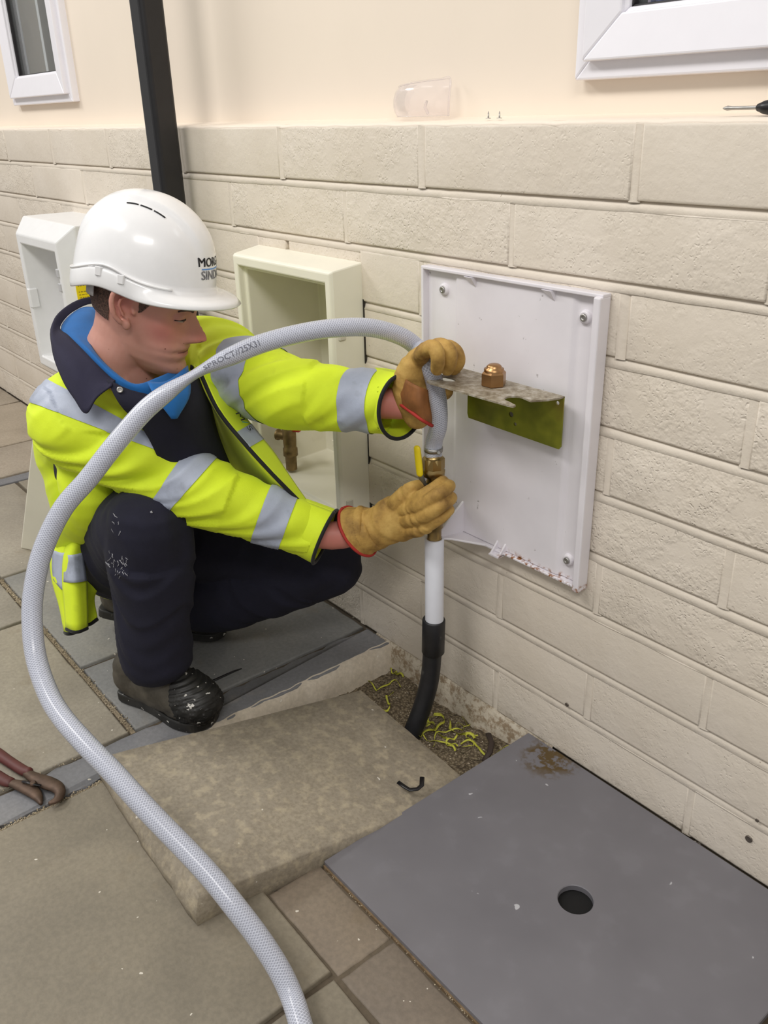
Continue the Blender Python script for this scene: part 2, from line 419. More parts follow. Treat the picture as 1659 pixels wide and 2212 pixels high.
# upper rendered wall, set back behind a ledge
UY = 0.075
P_ = lambda x, y: px(x, y, Y=UY)
w1 = (P_(36, 190).x, P_(168, 190).x, P_(105, 224).z, 2.0)
w2 = (P_(1264, 120).x, 0.45, P_(1262, 174).z, 2.2)
def rects_around(x0, x1, z0, z1, holes):
    xs = sorted({x0, x1, *[h[0] for h in holes], *[h[1] for h in holes]}); zs = sorted({z0, z1, *[h[2] for h in holes], *[h[3] for h in holes]})
    for a, b in zip(xs, xs[1:]):
        for c, d in zip(zs, zs[1:]):
            if not any(h[0] < (a + b) / 2 < h[1] and h[2] < (c + d) / 2 < h[3] for h in holes): yield a, b, c, d
up = MB()
for a, b, c, d in rects_around(WX0, WX1, 1.05, 2.9, [w1, w2]): up.box(a, b, UY, UY + 0.12, c, d)
obj('wall_upper', up, M_upper, label='smooth cream rendered upper wall', kind='structure')
led = MB(); n = 240; vs = []; fs = []
for i in range(n + 1):
    x = WX0 + (WX1 - WX0) * i / n; w = 0.003 * noise.noise((x * 22, 0, 0)) + 0.002 * noise.noise((x * 60, 3, 0))
    vs += [(x, 0.004, TOPZ - 0.012), (x, 0.000 + w, TOPZ - 0.006 + w), (x, 0.006 + w, TOPZ - 0.001 + w * 0.6), (x, UY - 0.015, TOPZ + 0.002), (x, UY + 0.01, TOPZ + 0.008)]
for i in range(n):
    for k in range(4): fs.append((i * 5 + k, i * 5 + k + 1, i * 5 + 6 + k, i * 5 + 5 + k)[::-1])
led.add(vs, fs, True)
obj('trim_1', led, M_upper, label='painted ledge along the top of the block wall', kind='structure')
M_glass = NT('window_glass').set(color=(0.9, 0.93, 0.93, 1), rough=0.03, trans=0.95, ior=1.2, alpha=1.0).m
M_seal = simple('black_window_seal', (40, 38, 40), 0.6)
def frame_ring(x0, x1, z0, z1, w, y0, y1, slope=0.0):
    """four mitred bars"""
    out = []
    for a, b, c, d in (((x0, z0), (x1, z0), (x1 - w, z0 + w), (x0 + w, z0 + w)), ((x1, z0), (x1, z1), (x1 - w, z1 - w), (x1 - w, z0 + w)),
                       ((x1, z1), (x0, z1), (x0 + w, z1 - w), (x1 - w, z1 - w)), ((x0, z1), (x0, z0), (x0 + w, z0 + w), (x0 + w, z1 - w))):
        mb = MB(); mb.hexa([(a[0], y1, a[1]), (b[0], y1, b[1]), (c[0], y1, c[1]), (d[0], y1, d[1]), (a[0], y0, a[1]), (b[0], y0, b[1]), (c[0], y0 + slope, c[1]), (d[0], y0 + slope, d[1])])
        out.append(bevel(mb, 0.003, 2))
    return out
def window(idx, r, fw, sw, label, gap):
    x0, x1, z0, z1 = r
    root = obj('window_%d' % idx, MB().box(x0 - gap, x1 + gap, UY + 0.004, UY + 0.03, z0 - gap, z0 + 0.004).box(x0 - gap, x0 + 0.004, UY + 0.004, UY + 0.03, z0, z1).box(x1 - 0.004, x1 + gap, UY + 0.004, UY + 0.03, z0, z1), M_seal, label=label, kind='structure')
    for me in frame_ring(x0, x1, z0, z1, fw, UY - 0.022, UY + 0.05): obj('frame_bar', me, M_upvc, root)
    a, b, c, d = x0 + fw * 0.8, x1 - fw * 0.8, z0 + fw * 0.8, z1 - fw * 0.8
    for me in frame_ring(a, b, c, d, sw, UY - 0.038, UY + 0.03, 0.009): obj('sash_bar', me, M_upvc, root)
    a, b, c, d = a + sw * 0.9, b - sw * 0.9, c + sw * 0.9, d - sw * 0.9
    for me in frame_ring(a, b, c, d, 0.012, UY - 0.026, UY + 0.02, 0.006): obj('glazing_bead', me, M_upvc, root)
    for me in frame_ring(a + .01, b - .01, c + .01, d - .01, 0.005, UY - 0.015, UY + 0.02): obj('seal', me, M_seal, root)
    obj('pane', MB().box(a + 0.008, b - 0.008, UY - 0.004, UY + 0.002, c + 0.008, d - 0.008), M_glass, root)
    return root
window(1, w1, 0.028, 0.062, 'white plastic casement window left of the black downpipe', 0.006)
window(2, w2, 0.03, 0.058, 'white plastic window at the top right above the ledge', 0.005)
bd = MB().box(w1[0] - .1, w1[1] + .1, 0.24, 0.25, w1[2] - .1, 2.1)
obj('blind_panel', bd, simple('grey_blind', (150, 148, 142), 0.7, var=0.03, nscale=3), label='plain grey board behind the left window glass', category='board')
bd = MB().box(w2[0] - .1, w2[1] + .1, 0.60, 0.61, w2[2] - .1, 2.3)
obj('interior_partition', bd, simple('dark_interior', (48, 46, 56), 0.8), label='dark partition inside behind the right window', category='partition')
rows = []
for zz in (1.12, 1.5, 1.9):
    rows.append([(px(1395, 10, Y=0.35).x + 0.0085 * i + 0.004, 0.35 + 0.012 * (-1) ** i, zz) for i in range(10)])
obj('curtain', sheet(rows, 3, 2, 0.003), simple('blue_curtain', (92, 104, 176), 0.8), label='blue curtain hanging inside the right window', category='curtain')
rows = [[(px(1376, 10, Y=0.33).x + 0.012 * i, 0.33 + 0.006 * (-1) ** i, zz) for i in range(3)] for zz in (1.12, 1.5, 1.9)]
obj('curtain', sheet(rows, 3, 2, 0.003), simple('pink_curtain', (206, 190, 214), 0.8), label='pale pink curtain strip beside the window frame', category='curtain')
il = bpy.data.lights.new('curtain_fill_light', 'POINT'); il.energy = 5; il.shadow_soft_size = .15; ilo = bpy.data.objects.new('curtain_fill_light', il); COL.objects.link(ilo); ilo.location = (-.45, .28, 2.05)  # unseen point light added to brighten the curtains behind the right window
# ------------------------------------------------------------------ floor
PIT = (-1.347, -0.905, -0.60, 0.03)
fl = MB()
for a, b, c, d in rects_around(-7.5, 2.2, -4.0, 0.09, [PIT]): fl.box(a, b, c, d, -0.16, -0.009)
M_base = stone_mat('damp_sand_bed', (74, 65, 54), (90, 80, 66), (108, 96, 80), rnd=False, gl=0.95)
floor = obj('floor', fl, M_base, label='paved floor of stone slabs and pavers', kind='structure')
def slab(x0, x1, y0, y1, m, name='paving_slab', g=0.0035, zt=0.0, th=0.05, ir=0.0022, ns=7):
    """stone with slightly uneven, rounded edges"""
    x0 += g; x1 -= g; y0 += g; y1 -= g
    loop = []
    for (ax, ay), (bx, by) in (((x0, y0), (x1, y0)), ((x1, y0), (x1, y1)), ((x1, y1), (x0, y1)), ((x0, y1), (x0, y0))):
        for k in range(ns):
            t = k / ns; px_, py_ = ax + (bx - ax) * t, ay + (by - ay) * t
            nrm = (by - ay, ax - bx); L = math.hypot(*nrm); ir_ = ir if L > .3 else min(ir, .002); j = random.uniform(-1, 0.4) * ir_ if k else -ir_
            loop.append((px_ + nrm[0] / L * j, py_ + nrm[1] / L * j))
    cx, cy = (x0 + x1) / 2, (y0 + y1) / 2; vs = []; n = len(loop)
    dz = random.uniform(-0.0012, 0.0012)
    for z, i in ((zt - th, 0), (zt - 0.004, 0), (zt - 0.0012, 0.0012), (zt, 0.005)):
        for (x, y) in loop:
            L = math.hypot(cx - x, cy - y); vs.append((x + (cx - x) / L * i, y + (cy - y) / L * i, z + (dz if z > zt - th else 0)))
    fs = [(l * n + k, l * n + (k + 1) % n, (l + 1) * n + (k + 1) % n, (l + 1) * n + k) for l in range(3) for k in range(n)] + [tuple(range(3 * n, 4 * n))]
    mb = MB(); mb.add(vs, fs, True)
    return obj(name, mb, m, floor)
slab(-1.345, -0.735, -1.22, -0.612, M_slab)
slab(-0.731, -0.12, -1.22, -0.618, M_slab)
slab(-1.345, -0.735, -1.9, -1.224, M_slab); slab(-0.731, -0.12, -1.9, -1.224, M_slab); slab(-0.116, 0.6, -1.9, -0.52, M_slab)
for k in range(9):       # row of concrete pavers beside the plate
    x0 = -0.921 + 0.196 * k; slab(x0, x0 + 0.193, -0.612, -0.511, M_paver, 'paver', 0.0006, -0.008, 0.06, 0.0012)
slab(-0.29, 0.6, -0.507, -0.002, M_slab)
# strip of blue-grey concrete that ends at the hole
st = slab(-1.438, -1.347, -0.905, 0.0, M_bluegrey, 'concrete_strip', 0.001, 0.0, 0.10, 0.0075, 34)
slab(-1.438, -1.347, -1.9, -0.909, M_bluegrey, 'concrete_strip', 0.001, 0.0, 0.06, 0.004)
# left of the strip
slab(-1.73, -1.442, -0.602, 0.0, M_slabG); slab(-2.3, -1.735, -0.602, 0.0, M_slabG)
slab(-2.03, -1.442, -1.2, -0.608, M_slabL); slab(-2.66, -2.036, -1.2, -0.608, M_slabL); slab(-3.2, -2.666, -1.2, -0.608, M_slabL)
slab(-2.03, -1.442, -1.9, -1.206, M_slabL); slab(-2.66, -2.036, -1.9, -1.206, M_slabL)
slab(-2.99, -2.305, -0.602, -0.34, M_slabL); slab(-2.99, -2.305, -0.336, 0.0, M_slab)
slab(-3.06, -2.994, -0.602, 0.0, M_bluegrey, 'concrete_strip')
slab(-3.39, -3.065, -0.602, 0.0, M_slabF); slab(-3.95, -3.395, -0.602, 0.0, M_slabF); slab(-4.6, -3.955, -0.602, 0.0, M_slabF)
slab(-3.9, -3.205, -1.2, -0.608, M_slabF); slab(-4.6, -3.905, -1.2, -0.608, M_slabF); slab(-5.5, -4.605, -1.2, 0.0, M_slabF)
# loose grit in the wide joints
gm = MB()
def grit(a, b, wd, n, s=(0.0012, 0.0034)):
    a = Vector(a); b = Vector(b)
    for i in range(n):
        c = a.lerp(b, random.random()) + Vector((random.gauss(0, wd), random.gauss(0, wd), 0)); r = random.uniform(*s)
        v = [c + Vector((random.uniform(-r, r), random.uniform(-r, r), random.uniform(-0.3, 1) * r)) for _ in range(4)]
        gm.add(v, [(0, 1, 2), (0, 2, 3), (0, 3, 1), (1, 3, 2)])
grit((-2.3, -0.605, -0.002), (-1.45, -0.605, -0.002), 0.0045, 900); grit((-1.343, -0.9, -0.001), (-1.343, -0.7, -0.001), 0.003, 350)
grit((-1.45, -1.2, 0), (-1.44, -0.7, 0), 0.004, 120); grit((-0.9, -0.51, -0.004), (-0.4, -0.51, -0.004), 0.002, 250, (0.001, 0.002))
M_grit = stone_mat('pale_joint_grit', (150, 136, 112), (174, 160, 134), (198, 186, 162), rnd=False, gl=0.9)
obj('joint_grit', gm, M_grit, floor, kind='stuff')
obj('mortar_bed', MB().box(-2.3, -1.441, -0.6095, -0.6005, -.012, -.0035), M_mortar, floor); obj('mortar_bed', MB().box(-1.347, -1.3405, -0.905, -0.62, -.012, -.0025), M_mortar, floor)
# the hole: rough concrete face, soil bottom
vs = []; fs = []; n = 70
for i in range(n + 1):
    y = -0.60 + 0.605 * i / n
    for k, (x, z) in enumerate(((-1.352, 0.0005), (-1.340, -0.006), (-1.330, -0.05), (-1.312, -0.11))):
        e = 0.007 * noise.noise((y * 45, k * 1.7, 1)) + 0.009 * noise.noise((y * 12, 0, 4)) * (k == 1)
        vs.append((x + (e if k else 0.006 * noise.noise((y * 30, 7, 1)) - .004), y, z))
for i in range(n):
    for k in range(3): fs.append((i * 4 + k, i * 4 + k + 1, i * 4 + 5 + k, i * 4 + 4 + k)[::-1])
obj('broken_edge', MB().add(vs, fs, True), M_rawconc, floor)
vs = []; fs = []; nx, ny = 60, 70
for j in range(ny + 1):
    for i in range(nx + 1):
        x = -1.36 + 0.47 * i / nx; y = -0.62 + 0.66 * j / ny
        z = -0.062 + 0.012 * noise.noise((x * 9, y * 9, 0)) + 0.008 * noise.noise((x * 40, y * 40, 0)) - 0.02 * max(0, (-0.35 - y) / 0.2)
        vs.append((x, y, z + 0.02 * max(0, x + 1.05) / 0.15))
for j in range(ny):
    for i in range(nx): fs.append((j * (nx + 1) + i, j * (nx + 1) + i + 1, (j + 1) * (nx + 1) + i + 1, (j + 1) * (nx + 1) + i))
SOIL_MB = MB().add(vs, fs, True)
obj('soil', SOIL_MB, M_soil, label='gritty brown soil and gravel in the hole by the wall', category='soil', kind='stuff')
SOIL = BVHTree.FromPolygons([tuple(v) for v in SOIL_MB.v], SOIL_MB.f)
gv = MB()
for i in range(1100):
    x, y = random.uniform(-1.33, -0.91), random.uniform(-0.30, -0.012); h = SOIL.ray_cast(Vector((x, y, 0.3)), Vector((0, 0, -1)))[0]
    if h is None: continue
    r = random.choice((0.0015, 0.002, 0.003, 0.0045)); v = [h + Vector((random.uniform(-r, r), random.uniform(-r, r), random.uniform(-0.2, 1) * r)) for _ in range(5)]
    gv.add(v, [(0, 1, 2), (0, 2, 3), (0, 3, 4), (0, 4, 1), (1, 4, 3), (1, 3, 2)])
obj('gravel', gv, M_mortar, label='loose gravel scattered over the soil in the hole', category='gravel', kind='stuff')
# ------------------------------------------------------------------ downpipe
M_black = simple('black_plastic', (22, 21, 24), 0.35, var=0.2, nscale=40)
dpx = px(366, 420, Y=-0.055).x
dp = MB(); w = 0.031
prof = [(-w, -w), (w, -w), (w, w), (-w, w)]
dp.hexa([(dpx + a, -0.055 + b, -0.0) for a, b in prof] + [(dpx + a, -0.055 + b, 2.9) for a, b in prof])
root = empty('downpipe', (dpx, -0.055, 0), 'square black plastic downpipe running up the wall behind the worker', 'pipe')
child('pipe', bevel(dp, 0.012, 4), M_black, root)
for z in (1.85, 0.75):
    c = MB().box(dpx - 0.036, dpx + 0.036, -0.092, 0.06 if z > 1.1 else 0.0, z - 0.015, z + 0.015)
    child('bracket', bevel(c, 0.004, 2), M_black, root)
# ------------------------------------------------------------------ recessed meter box
M_cream = simple('cream_glassfibre', (238, 234, 218), 0.45, var=0.03, nscale=8, dirt=(205, 196, 172), dscale=7, dth=(0.62, 0.85))
M_brass = NT('brass').set(color=srgb(172, 148, 100), metal=1.0, rough=0.36).m
M_brassD = simple('tarnished_brass', (132, 112, 78), 0.5, 0.85, var=0.25, nscale=60)
M_red = simple('red_plastic', (196, 44, 36), 0.4)
M_yel = simple('yellow_plastic', (232, 208, 24), 0.4)
M_steel = simple('zinc_steel', (170, 168, 164), 0.4, 0.85, var=0.15, nscale=60)
def loops(rects, close_back=False):
    """ring of quads between successive rectangles (x0,x1,z0,z1,y)"""
    vs = []; fs = []
    for x0, x1, z0, z1, y in rects: vs += [(x0, y, z0), (x1, y, z0), (x1, y, z1), (x0, y, z1)]
    for l in range(len(rects) - 1):
        for k in range(4): fs.append((l * 4 + k, l * 4 + (k + 1) % 4, l * 4 + 4 + (k + 1) % 4, l * 4 + 4 + k))
    if close_back: n = len(vs); fs.append((n - 4, n - 3, n - 2, n - 1))
    return MB().add(vs, fs)
bx = empty('meter_box', (-1.6, 0, BOX[2]), 'open cream meter box let into the wall behind the reaching arm', 'meter box')
a, b, c, d = BOX
sh = loops([(a + .001, b - .001, c + .001, d - .001, 0.16), (a - .004, b + .004, c - .004, d + .004, 0.0), (a + .002, b - .002, c + .006, d - .006, -0.068), (a + .006, b - .006, c + .010, d - .010, -0.075),
            (a + .024, b - .022, c + .030, d - .030, -0.075), (a + .026, b - .024, c + .032, d - .034, -0.060), (a + .034, b - .030, c + .038, d - .040, -0.058), (a + .036, b - .032, c + .046, d - .042, 0.135)], True)
child('shell', bevel(sh, 0.003, 2, 0.5), M_cream, bx)
for z in (0.735, 0.345):
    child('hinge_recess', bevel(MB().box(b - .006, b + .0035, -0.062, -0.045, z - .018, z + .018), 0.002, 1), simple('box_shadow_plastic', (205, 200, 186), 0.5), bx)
child('sealant', MB().box(b + .004, b + .008, -0.001, 0.002, 0.33, 0.84), simple('black_gap', (45, 40, 34), 0.9, var=0.5, nscale=60), bx)
fz = c + 0.046
v0 = Vector((-1.706, -0.012, fz))
vl = empty('gas_valve', v0, 'small brass gas valve with a red knob inside the open meter box', 'valve')
child('body', MB().lathe(v0, (0, 0, 1), [(0, .014), (.035, .014), (.037, .018), (.055, .018), (.058, .0155), (.075, .0165), (.115, .017), (.118, .014), (.122, .014)], 20), M_brassD, vl)
child('nut', MB().lathe(v0 + Vector((0, 0, .119)), (0, 0, 1), [(0, .0165), (.012, .0165), (.014, .012), (.0145, .006)], 6, False), M_brassD, vl)
child('inlet', MB().lathe(v0 + Vector((0, 0, .085)), (-.8, -.3, 0), [(0, .011), (.03, .011), (.031, .014), (.036, .014)], 14), M_brassD, vl)
child('knob', MB().lathe(v0 + Vector((.012, 0.004, .108)), (.9, .3, .1), [(0, .008), (.018, .0088), (.022, .006)], 12), M_red, vl)
tp = MB().box(-1.712, -1.700, 0.131, 0.134, c + 0.05, c + 0.30)
obj('warning_tape', tp, M_yel, label='yellow tape strip on the back of the open meter box', category='tape')
mb_ = MB().prism([(-1.71, 0.134, .560), (-1.58, 0.134, .560), (-1.58, 0.134, .520), (-1.66, .134, .520), (-1.68, .134, .535), (-1.71, .134, .535)], (0, -0.05, 0))
obj('meter_bracket', bevel(mb_, 0.001, 1), simple('brown_steel', (128, 116, 92), 0.5, 0.5), label='brown steel meter bracket fixed inside the open meter box', category='bracket')
sc = MB().lathe((-1.722, 0.135, c + 0.075), (0, -1, 0), [(0, .008), (.006, .008), (.008, .006)], 14); child('screw_cap', sc, M_cream, bx)
# ------------------------------------------------------------------ surface box on the far left
M_whiteb = simple('white_box_plastic', (236, 236, 236), 0.4, var=0.02)
A, B, Cz, D = -2.895, -2.555, 0.415, 0.826
b2 = empty('meter_box', (-2.72, 0, Cz), 'white chamfered meter box on the wall behind the helmet', 'meter box')
sh = loops([(A - .04, B + .045, Cz - .04, D + .045, 0.0), (A - .04, B + .045, Cz - .04, D + .045, -0.16), (A, B, Cz, D, -0.205), (A + .028, B - .02, Cz + .03, D - .028, -0.205), (A + .03, B - .022, Cz + .032, D - .03, -0.03)], True)
child('shell', bevel(sh, 0.004, 2, 0.3), M_whiteb, b2)
child('latch', bevel(MB().box(B - .065, B - .022, -0.19, -0.12, 0.60, 0.645), 0.004, 2), M_whiteb, b2)
child('catch', bevel(MB().box(A + .012, A + .034, -0.208, -0.18, .60, .66), 0.003, 1), M_whiteb, b2)
for z in (0.74, 0.70): child('hinge', bevel(MB().box(B - .028, B - .01, -0.209, -0.195, z - .012, z + .012), 0.002, 1), simple('hinge_grey', (190, 190, 192), 0.5), b2)
sx = B + .046
s0, s1 = px(160, 600, X=sx), px(212, 645, X=sx)
st_ = MB().box(sx, sx + .0012, min(s0.y, s1.y), -0.01, s1.z, s0.z)
stk = child('warning_sticker', st_, simple('yellow_sticker', (246, 222, 20), 0.4), b2)
tx = MB()
for k in range(7):
    if k == 3: continue
    z = s0.z - (k + 0.9) * (s0.z - s1.z) / 8.0; yy = min(s0.y, s1.y) + 0.006
    while yy < -0.022:
        L = random.uniform(0.003, 0.009); tx.box(sx + .0011, sx + .0014, yy, yy + L, z - .0012, z + .0012); yy += L + 0.0025
child('print', tx, simple('sticker_print', (150, 128, 30), 0.5), stk)
# ------------------------------------------------------------------ loose cover leaning behind the worker
q0, q1 = px(50, 1178, Z=0.002), px(190, 1208, Z=0.002)
q2 = px(76, 945, d=2.20)
e = (q1 - q0).normalized(); upv = (q2 - q0); nrm = e.cross(upv).normalized()
cv = MB().prism([q0, q0 + e * 0.36, q0 + e * 0.36 + upv * 1.02, q0 + upv * 1.02], nrm * 0.014)
root = empty('box_cover', q0, 'cream box cover standing on the floor behind the worker', 'cover')
child('panel', bevel(cv, 0.005, 2), M_cream, root)
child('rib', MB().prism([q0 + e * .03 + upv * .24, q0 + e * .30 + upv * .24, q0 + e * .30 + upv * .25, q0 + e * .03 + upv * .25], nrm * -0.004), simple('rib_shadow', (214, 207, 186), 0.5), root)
# ------------------------------------------------------------------ white back plate with pipe bracket
def plate_mat():
    t = NT('white_plate_plastic')
    col = t.ramp(t.noise(9, 4), [(0.3, srgb(223, 219, 224)), (0.7, srgb(233, 229, 234))])
    col = t.mix(t.ramp(t.noise(60, 4), [(0.70, 0), (0.76, 0.75)]), col, srgb(120, 112, 108))
    z = t.sep()[2]; x = t.sep()[0]
    rust = t.math('MULTIPLY', t.ramp(t.math('ADD', z, t.math('MULTIPLY', t.noise(70, 4), 0.012)), [(0.395, 1), (0.400, 0)]), t.ramp(t.math('ADD', x, 1.5), [(0.505, 0), (0.53, 1)]))
    rust = t.math('MULTIPLY', rust, t.ramp(t.noise(120, 5), [(0.47, 0), (0.62, 1)]))
    col = t.mix(rust, col, srgb(146, 94, 52))
    t.set(color=col, rough=0.4, normal=t.bump(t.noise(90, 4), 0.06, 0.001)); return t.m
M_plate = plate_mat()
PX0, PX1, PZ0, PZ1 = -1.206, -0.800, 0.383, 0.884
bp = empty('back_plate', (-1.0, 0, PZ0), 'white meter back plate screwed to the wall with a pipe bracket', 'back plate')
xs = [PX0 + .004, -1.128, -1.120, -0.862, -0.852, PX1 - .012]; ys = [-0.008, -0.008, -0.013, -0.013, -0.008, -0.008]
mb = MB()
mb.add([(x, y, z) for z in (PZ0 + .003, PZ1 - .004) for x, y in zip(xs, ys)] + [(x, -0.001, z) for z in (PZ0 + .003, PZ1 - .004) for x in xs],
       [(i, i + 1, i + 7, i + 6) for i in range(5)] + [(12 + i, i, i + 6, 18 + i) for i in (0,)] + [(i + 12, i + 13, i + 1, i) for i in range(5)] + [(i + 6, i + 7, i + 19, i + 18) for i in range(5)] + [(5, 17, 23, 11)])
child('plate', bevel(mb, 0.0025, 2, 0.2), M_plate, bp)
child('rim', bevel(MB().box(PX0, PX1, -0.021, -0.001, PZ1 - .006, PZ1), 0.0015, 2), M_plate, bp)
child('rim', bevel(MB().box(PX1 - .0135, PX1, -0.027, -0.001, PZ0 - .004, PZ1 - .004), 0.0025, 2), M_plate, bp)
child('rim', bevel(MB().box(PX0, PX0 + .006, -0.021, -0.001, PZ0, PZ1 - .004), 0.0015, 2), M_plate, bp)
child('lip', bevel(MB().box(PX0 + .09, PX1 - .012, -0.020, -0.001, PZ0 - .002, PZ0 + .0025), 0.001, 1), M_plate, bp)
for xx in (-1.10, -0.925):
    child('clip', MB().add([(xx, -.013, PZ1 - .006), (xx + .03, -.013, PZ1 - .006), (xx + .026, -.024, PZ1 - .007), (xx + .006, -.022, PZ1 - .007), (xx + .027, -.013, PZ1 - .024)], [(0, 1, 2, 3), (2, 1, 4), (2, 4, 3), (0, 3, 4), (0, 4, 1)]), M_plate, bp)
xx = -1.100
child('gusset', bevel(MB().prism([(xx, -.012, .452), (xx, -.012, PZ0 - .002), (xx, -.085, PZ0 + .008), (xx, -.085, PZ0 + .014)], (0.005, 0, 0)), 0.001, 1), M_plate, bp)
child('gusset_foot', bevel(MB().prism([(xx, -.012, PZ0 - .002), (xx, -.085, PZ0 + .008), (xx + .022, -.060, PZ0 + .006), (xx + .075, -.018, PZ0 - .002), (xx + .075, -.010, PZ0 - .002)], (0, 0, .004)), 0.001, 1), M_plate, bp)
for xx in (-1.005, -.985):
    child('tab', bevel(MB().prism([(xx, -.010, PZ0 + .022), (xx, -.010, PZ0 - .004), (xx, -.034, PZ0 - .004)], (.004, 0, 0)), 0.001, 1), M_plate, bp)
child('tab_floor', MB().box(-1.005, -.981, -.034, -.010, PZ0 - .005, PZ0 - .002), M_plate, bp)
for p in ((960, 625), (1265, 685), (1228, 1209)):
    c0 = px(*p, Y=-0.009); o = child('screw_boss', MB().lathe(c0, (0, -1, 0), [(-.002, .0115), (.003, .0105), (.004, .008)], 18), M_plate, bp)
    child('screw', MB().lathe(c0 + Vector((0, -.003, 0)), (0, -1, 0), [(0, .0062), (.0035, .0062), (.0048, .004), (.003, .0025)], 14), M_steel, bp)
def steel_dirty():
    t = NT('rusty_zinc'); col = t.ramp(t.noise(70, 6, 0.7), [(0.35, srgb(126, 114, 94)), (0.5, srgb(160, 150, 130)), (0.7, srgb(198, 192, 182))])
    t.set(color=col, metal=0.35, rough=0.55, normal=t.bump(t.noise(180, 3), 0.3, 0.001)); return t.m
M_dirty = steel_dirty()
BZ = 0.717
out = [(-1.084, -.031), (-1.076, -.120), (-1.068, -.131), (-1.058, -.134)]
out += [(-0.930, -.1305), (-0.884, -.129), (-.872, -.1275), (-.874, -.120)]
out += [(-.895, -.114)] + [(-.897 + .016 * math.cos(q), -.098 + .016 * math.sin(q)) for q in [math.radians(t) for t in range(255, 60, -25)]] + [(-.873, -.087), (-.858, -.062), (-.852, -.044), (-.852, -.031)]
hc = px(965, 822, Z=BZ)
hole1 = [(hc.x + .020 * math.cos(t), hc.y + .010 * math.sin(t)) for t in np.linspace(0, 2 * math.pi, 18)[:-1]]
bm = bmesh.new()
for lp in (out, hole1):
    vv = [bm.verts.new((x, y, BZ)) for x, y in lp]
    for i in range(len(vv)): bm.edges.new((vv[i], vv[(i + 1) % len(vv)]))
bmesh.ops.triangle_fill(bm, use_beauty=True, edges=bm.edges[:])
r = bmesh.ops.extrude_face_region(bm, geom=bm.faces[:])
for v in [g for g in r['geom'] if isinstance(g, bmesh.types.BMVert)]: v.co.z += 0.0028
bmesh.ops.recalc_face_normals(bm, faces=bm.faces)
br = child('pipe_bracket', bm, M_dirty, bp)
t = NT('yellow_passivated_zinc'); t.set(color=t.ramp(t.noise(14, 3), [(0.3, srgb(104, 108, 28)), (0.5, srgb(134, 136, 40)), (0.75, srgb(126, 104, 44))]), metal=0.4, rough=0.35)
bm = bmesh.new()
oo = [(-1.069, .640), (-1.066, .632), (-.856, .629), (-.852, .634), (-.852, BZ + .002), (-1.069, BZ + .002)]
hs = [[(hx + r_ * math.cos(q), hz + r_ * .9 * math.sin(q)) for q in np.linspace(0, 2 * math.pi, 11)[:-1]] for hx, hz, r_ in ((-.963, .663, .0052), (-.953, .648, .0035), (-.864, .706, .0038))]
for lp in [oo] + hs:
    vv = [bm.verts.new((x, -0.030, z)) for x, z in lp]
    for i in range(len(vv)): bm.edges.new((vv[i], vv[(i + 1) % len(vv)]))
bmesh.ops.triangle_fill(bm, use_beauty=True, edges=bm.edges[:])
r = bmesh.ops.extrude_face_region(bm, geom=bm.faces[:])
for v in [g for g in r['geom'] if isinstance(g, bmesh.types.BMVert)]: v.co.y -= 0.0025
bmesh.ops.recalc_face_normals(bm, faces=bm.faces)
child('bracket_back', bm, t.m, bp)
child('spacer', MB().box(-1.0, -.90, -.031, -.012, .67, .70), M_steel, bp)
nc = Vector((-.972, -.068, BZ + .003))
M_bronze = NT('bronze_nut').set(color=srgb(168, 130, 90), metal=1.0, rough=0.33).m
nut = obj('cap_nut', MB().lathe(nc, (0, 0, 1), [(0, .0195), (.0015, .021), (.021, .021), (.024, .018)], 6, False, 0.3), M_bronze, label='bronze hexagonal cap nut standing on the pipe bracket', category='nut')
child('cap', MB().lathe(nc + Vector((0, 0, .0225)), (0, 0, 1), [(0, .0165), (.006, .0165), (.007, .0125), (.010, .0125), (.013, .009), (.0138, .004)], 24), M_bronze, nut)
# ------------------------------------------------------------------ service riser pipe
PXc, PYc = -1.0965, -0.088
rp = empty('riser_pipe', (PXc, PYc, -0.06), 'white gas riser pipe with a black lower sleeve rising from the hole', 'pipe')
M_wpipe = simple('white_pipe_plastic', (222, 224, 232), 0.35, var=0.02)
M_bpipe = simple('scuffed_black_pipe', (30, 30, 33), 0.42, var=0.3, nscale=35, dirt=(92, 90, 88), dscale=40, dth=(0.66, 0.8))
child('white_pipe', MB().lathe((PXc, PYc, .19), (0, 0, 1), [(0, .0185), (.205, .0185), (.207, .0155), (.205, .014)], 32), M_wpipe, rp)
pb = px(890, 1575, Z=-0.055)
pts = [(PXc - .003, PYc, .215), (PXc - .004, PYc, .17), (PXc - .006, PYc - .001, .125), (PXc - .008, PYc - .006, .07), (PXc - .010, PYc - .02, .02), (PXc - .012, PYc - .042, -.03), (PXc - .014, PYc - .075, -.085)]
v, f = limb(pts, [(.0195, .0195)] * len(pts), 28, 5, (1, 0, 0), False); child('black_pipe', MB().add(v, f, True), M_bpipe, rp)
child('sleeve', MB().lathe((PXc - .004, PYc, .135), (.03, 0, 1), [(0, .0212), (.003, .0232), (.078, .0232), (.081, .022), (.081, .0185)], 32), M_bpipe, rp)
bv = empty('ball_valve', (PXc, PYc, .39), 'brass ball valve with a yellow lever below the hose end', 'valve')
child('tail', MB().lathe((PXc, PYc, .390), (0, 0, 1), [(0, .0145), (.004, .0145), (.006, .0135), (.03, .0135), (.031, .017), (.075, .018), (.10, .016)], 24), M_brass, bv)
child('hex_nut', MB().lathe((PXc - .003, PYc, .484), (0, 0, 1), [(0, .0185), (.002, .0195), (.026, .0195), (.028, .017)], 6, False, .2), M_brass, bv)
child('hose_tail', MB().lathe((PXc - .002, PYc, .510), (0, 0, 1), [(0, .014), (.006, .0125), (.012, .0125), (.016, .0205), (.026, .0215), (.030, .019), (.05, .0195), (.052, .016), (.06, .015)], 28), M_brass, bv)
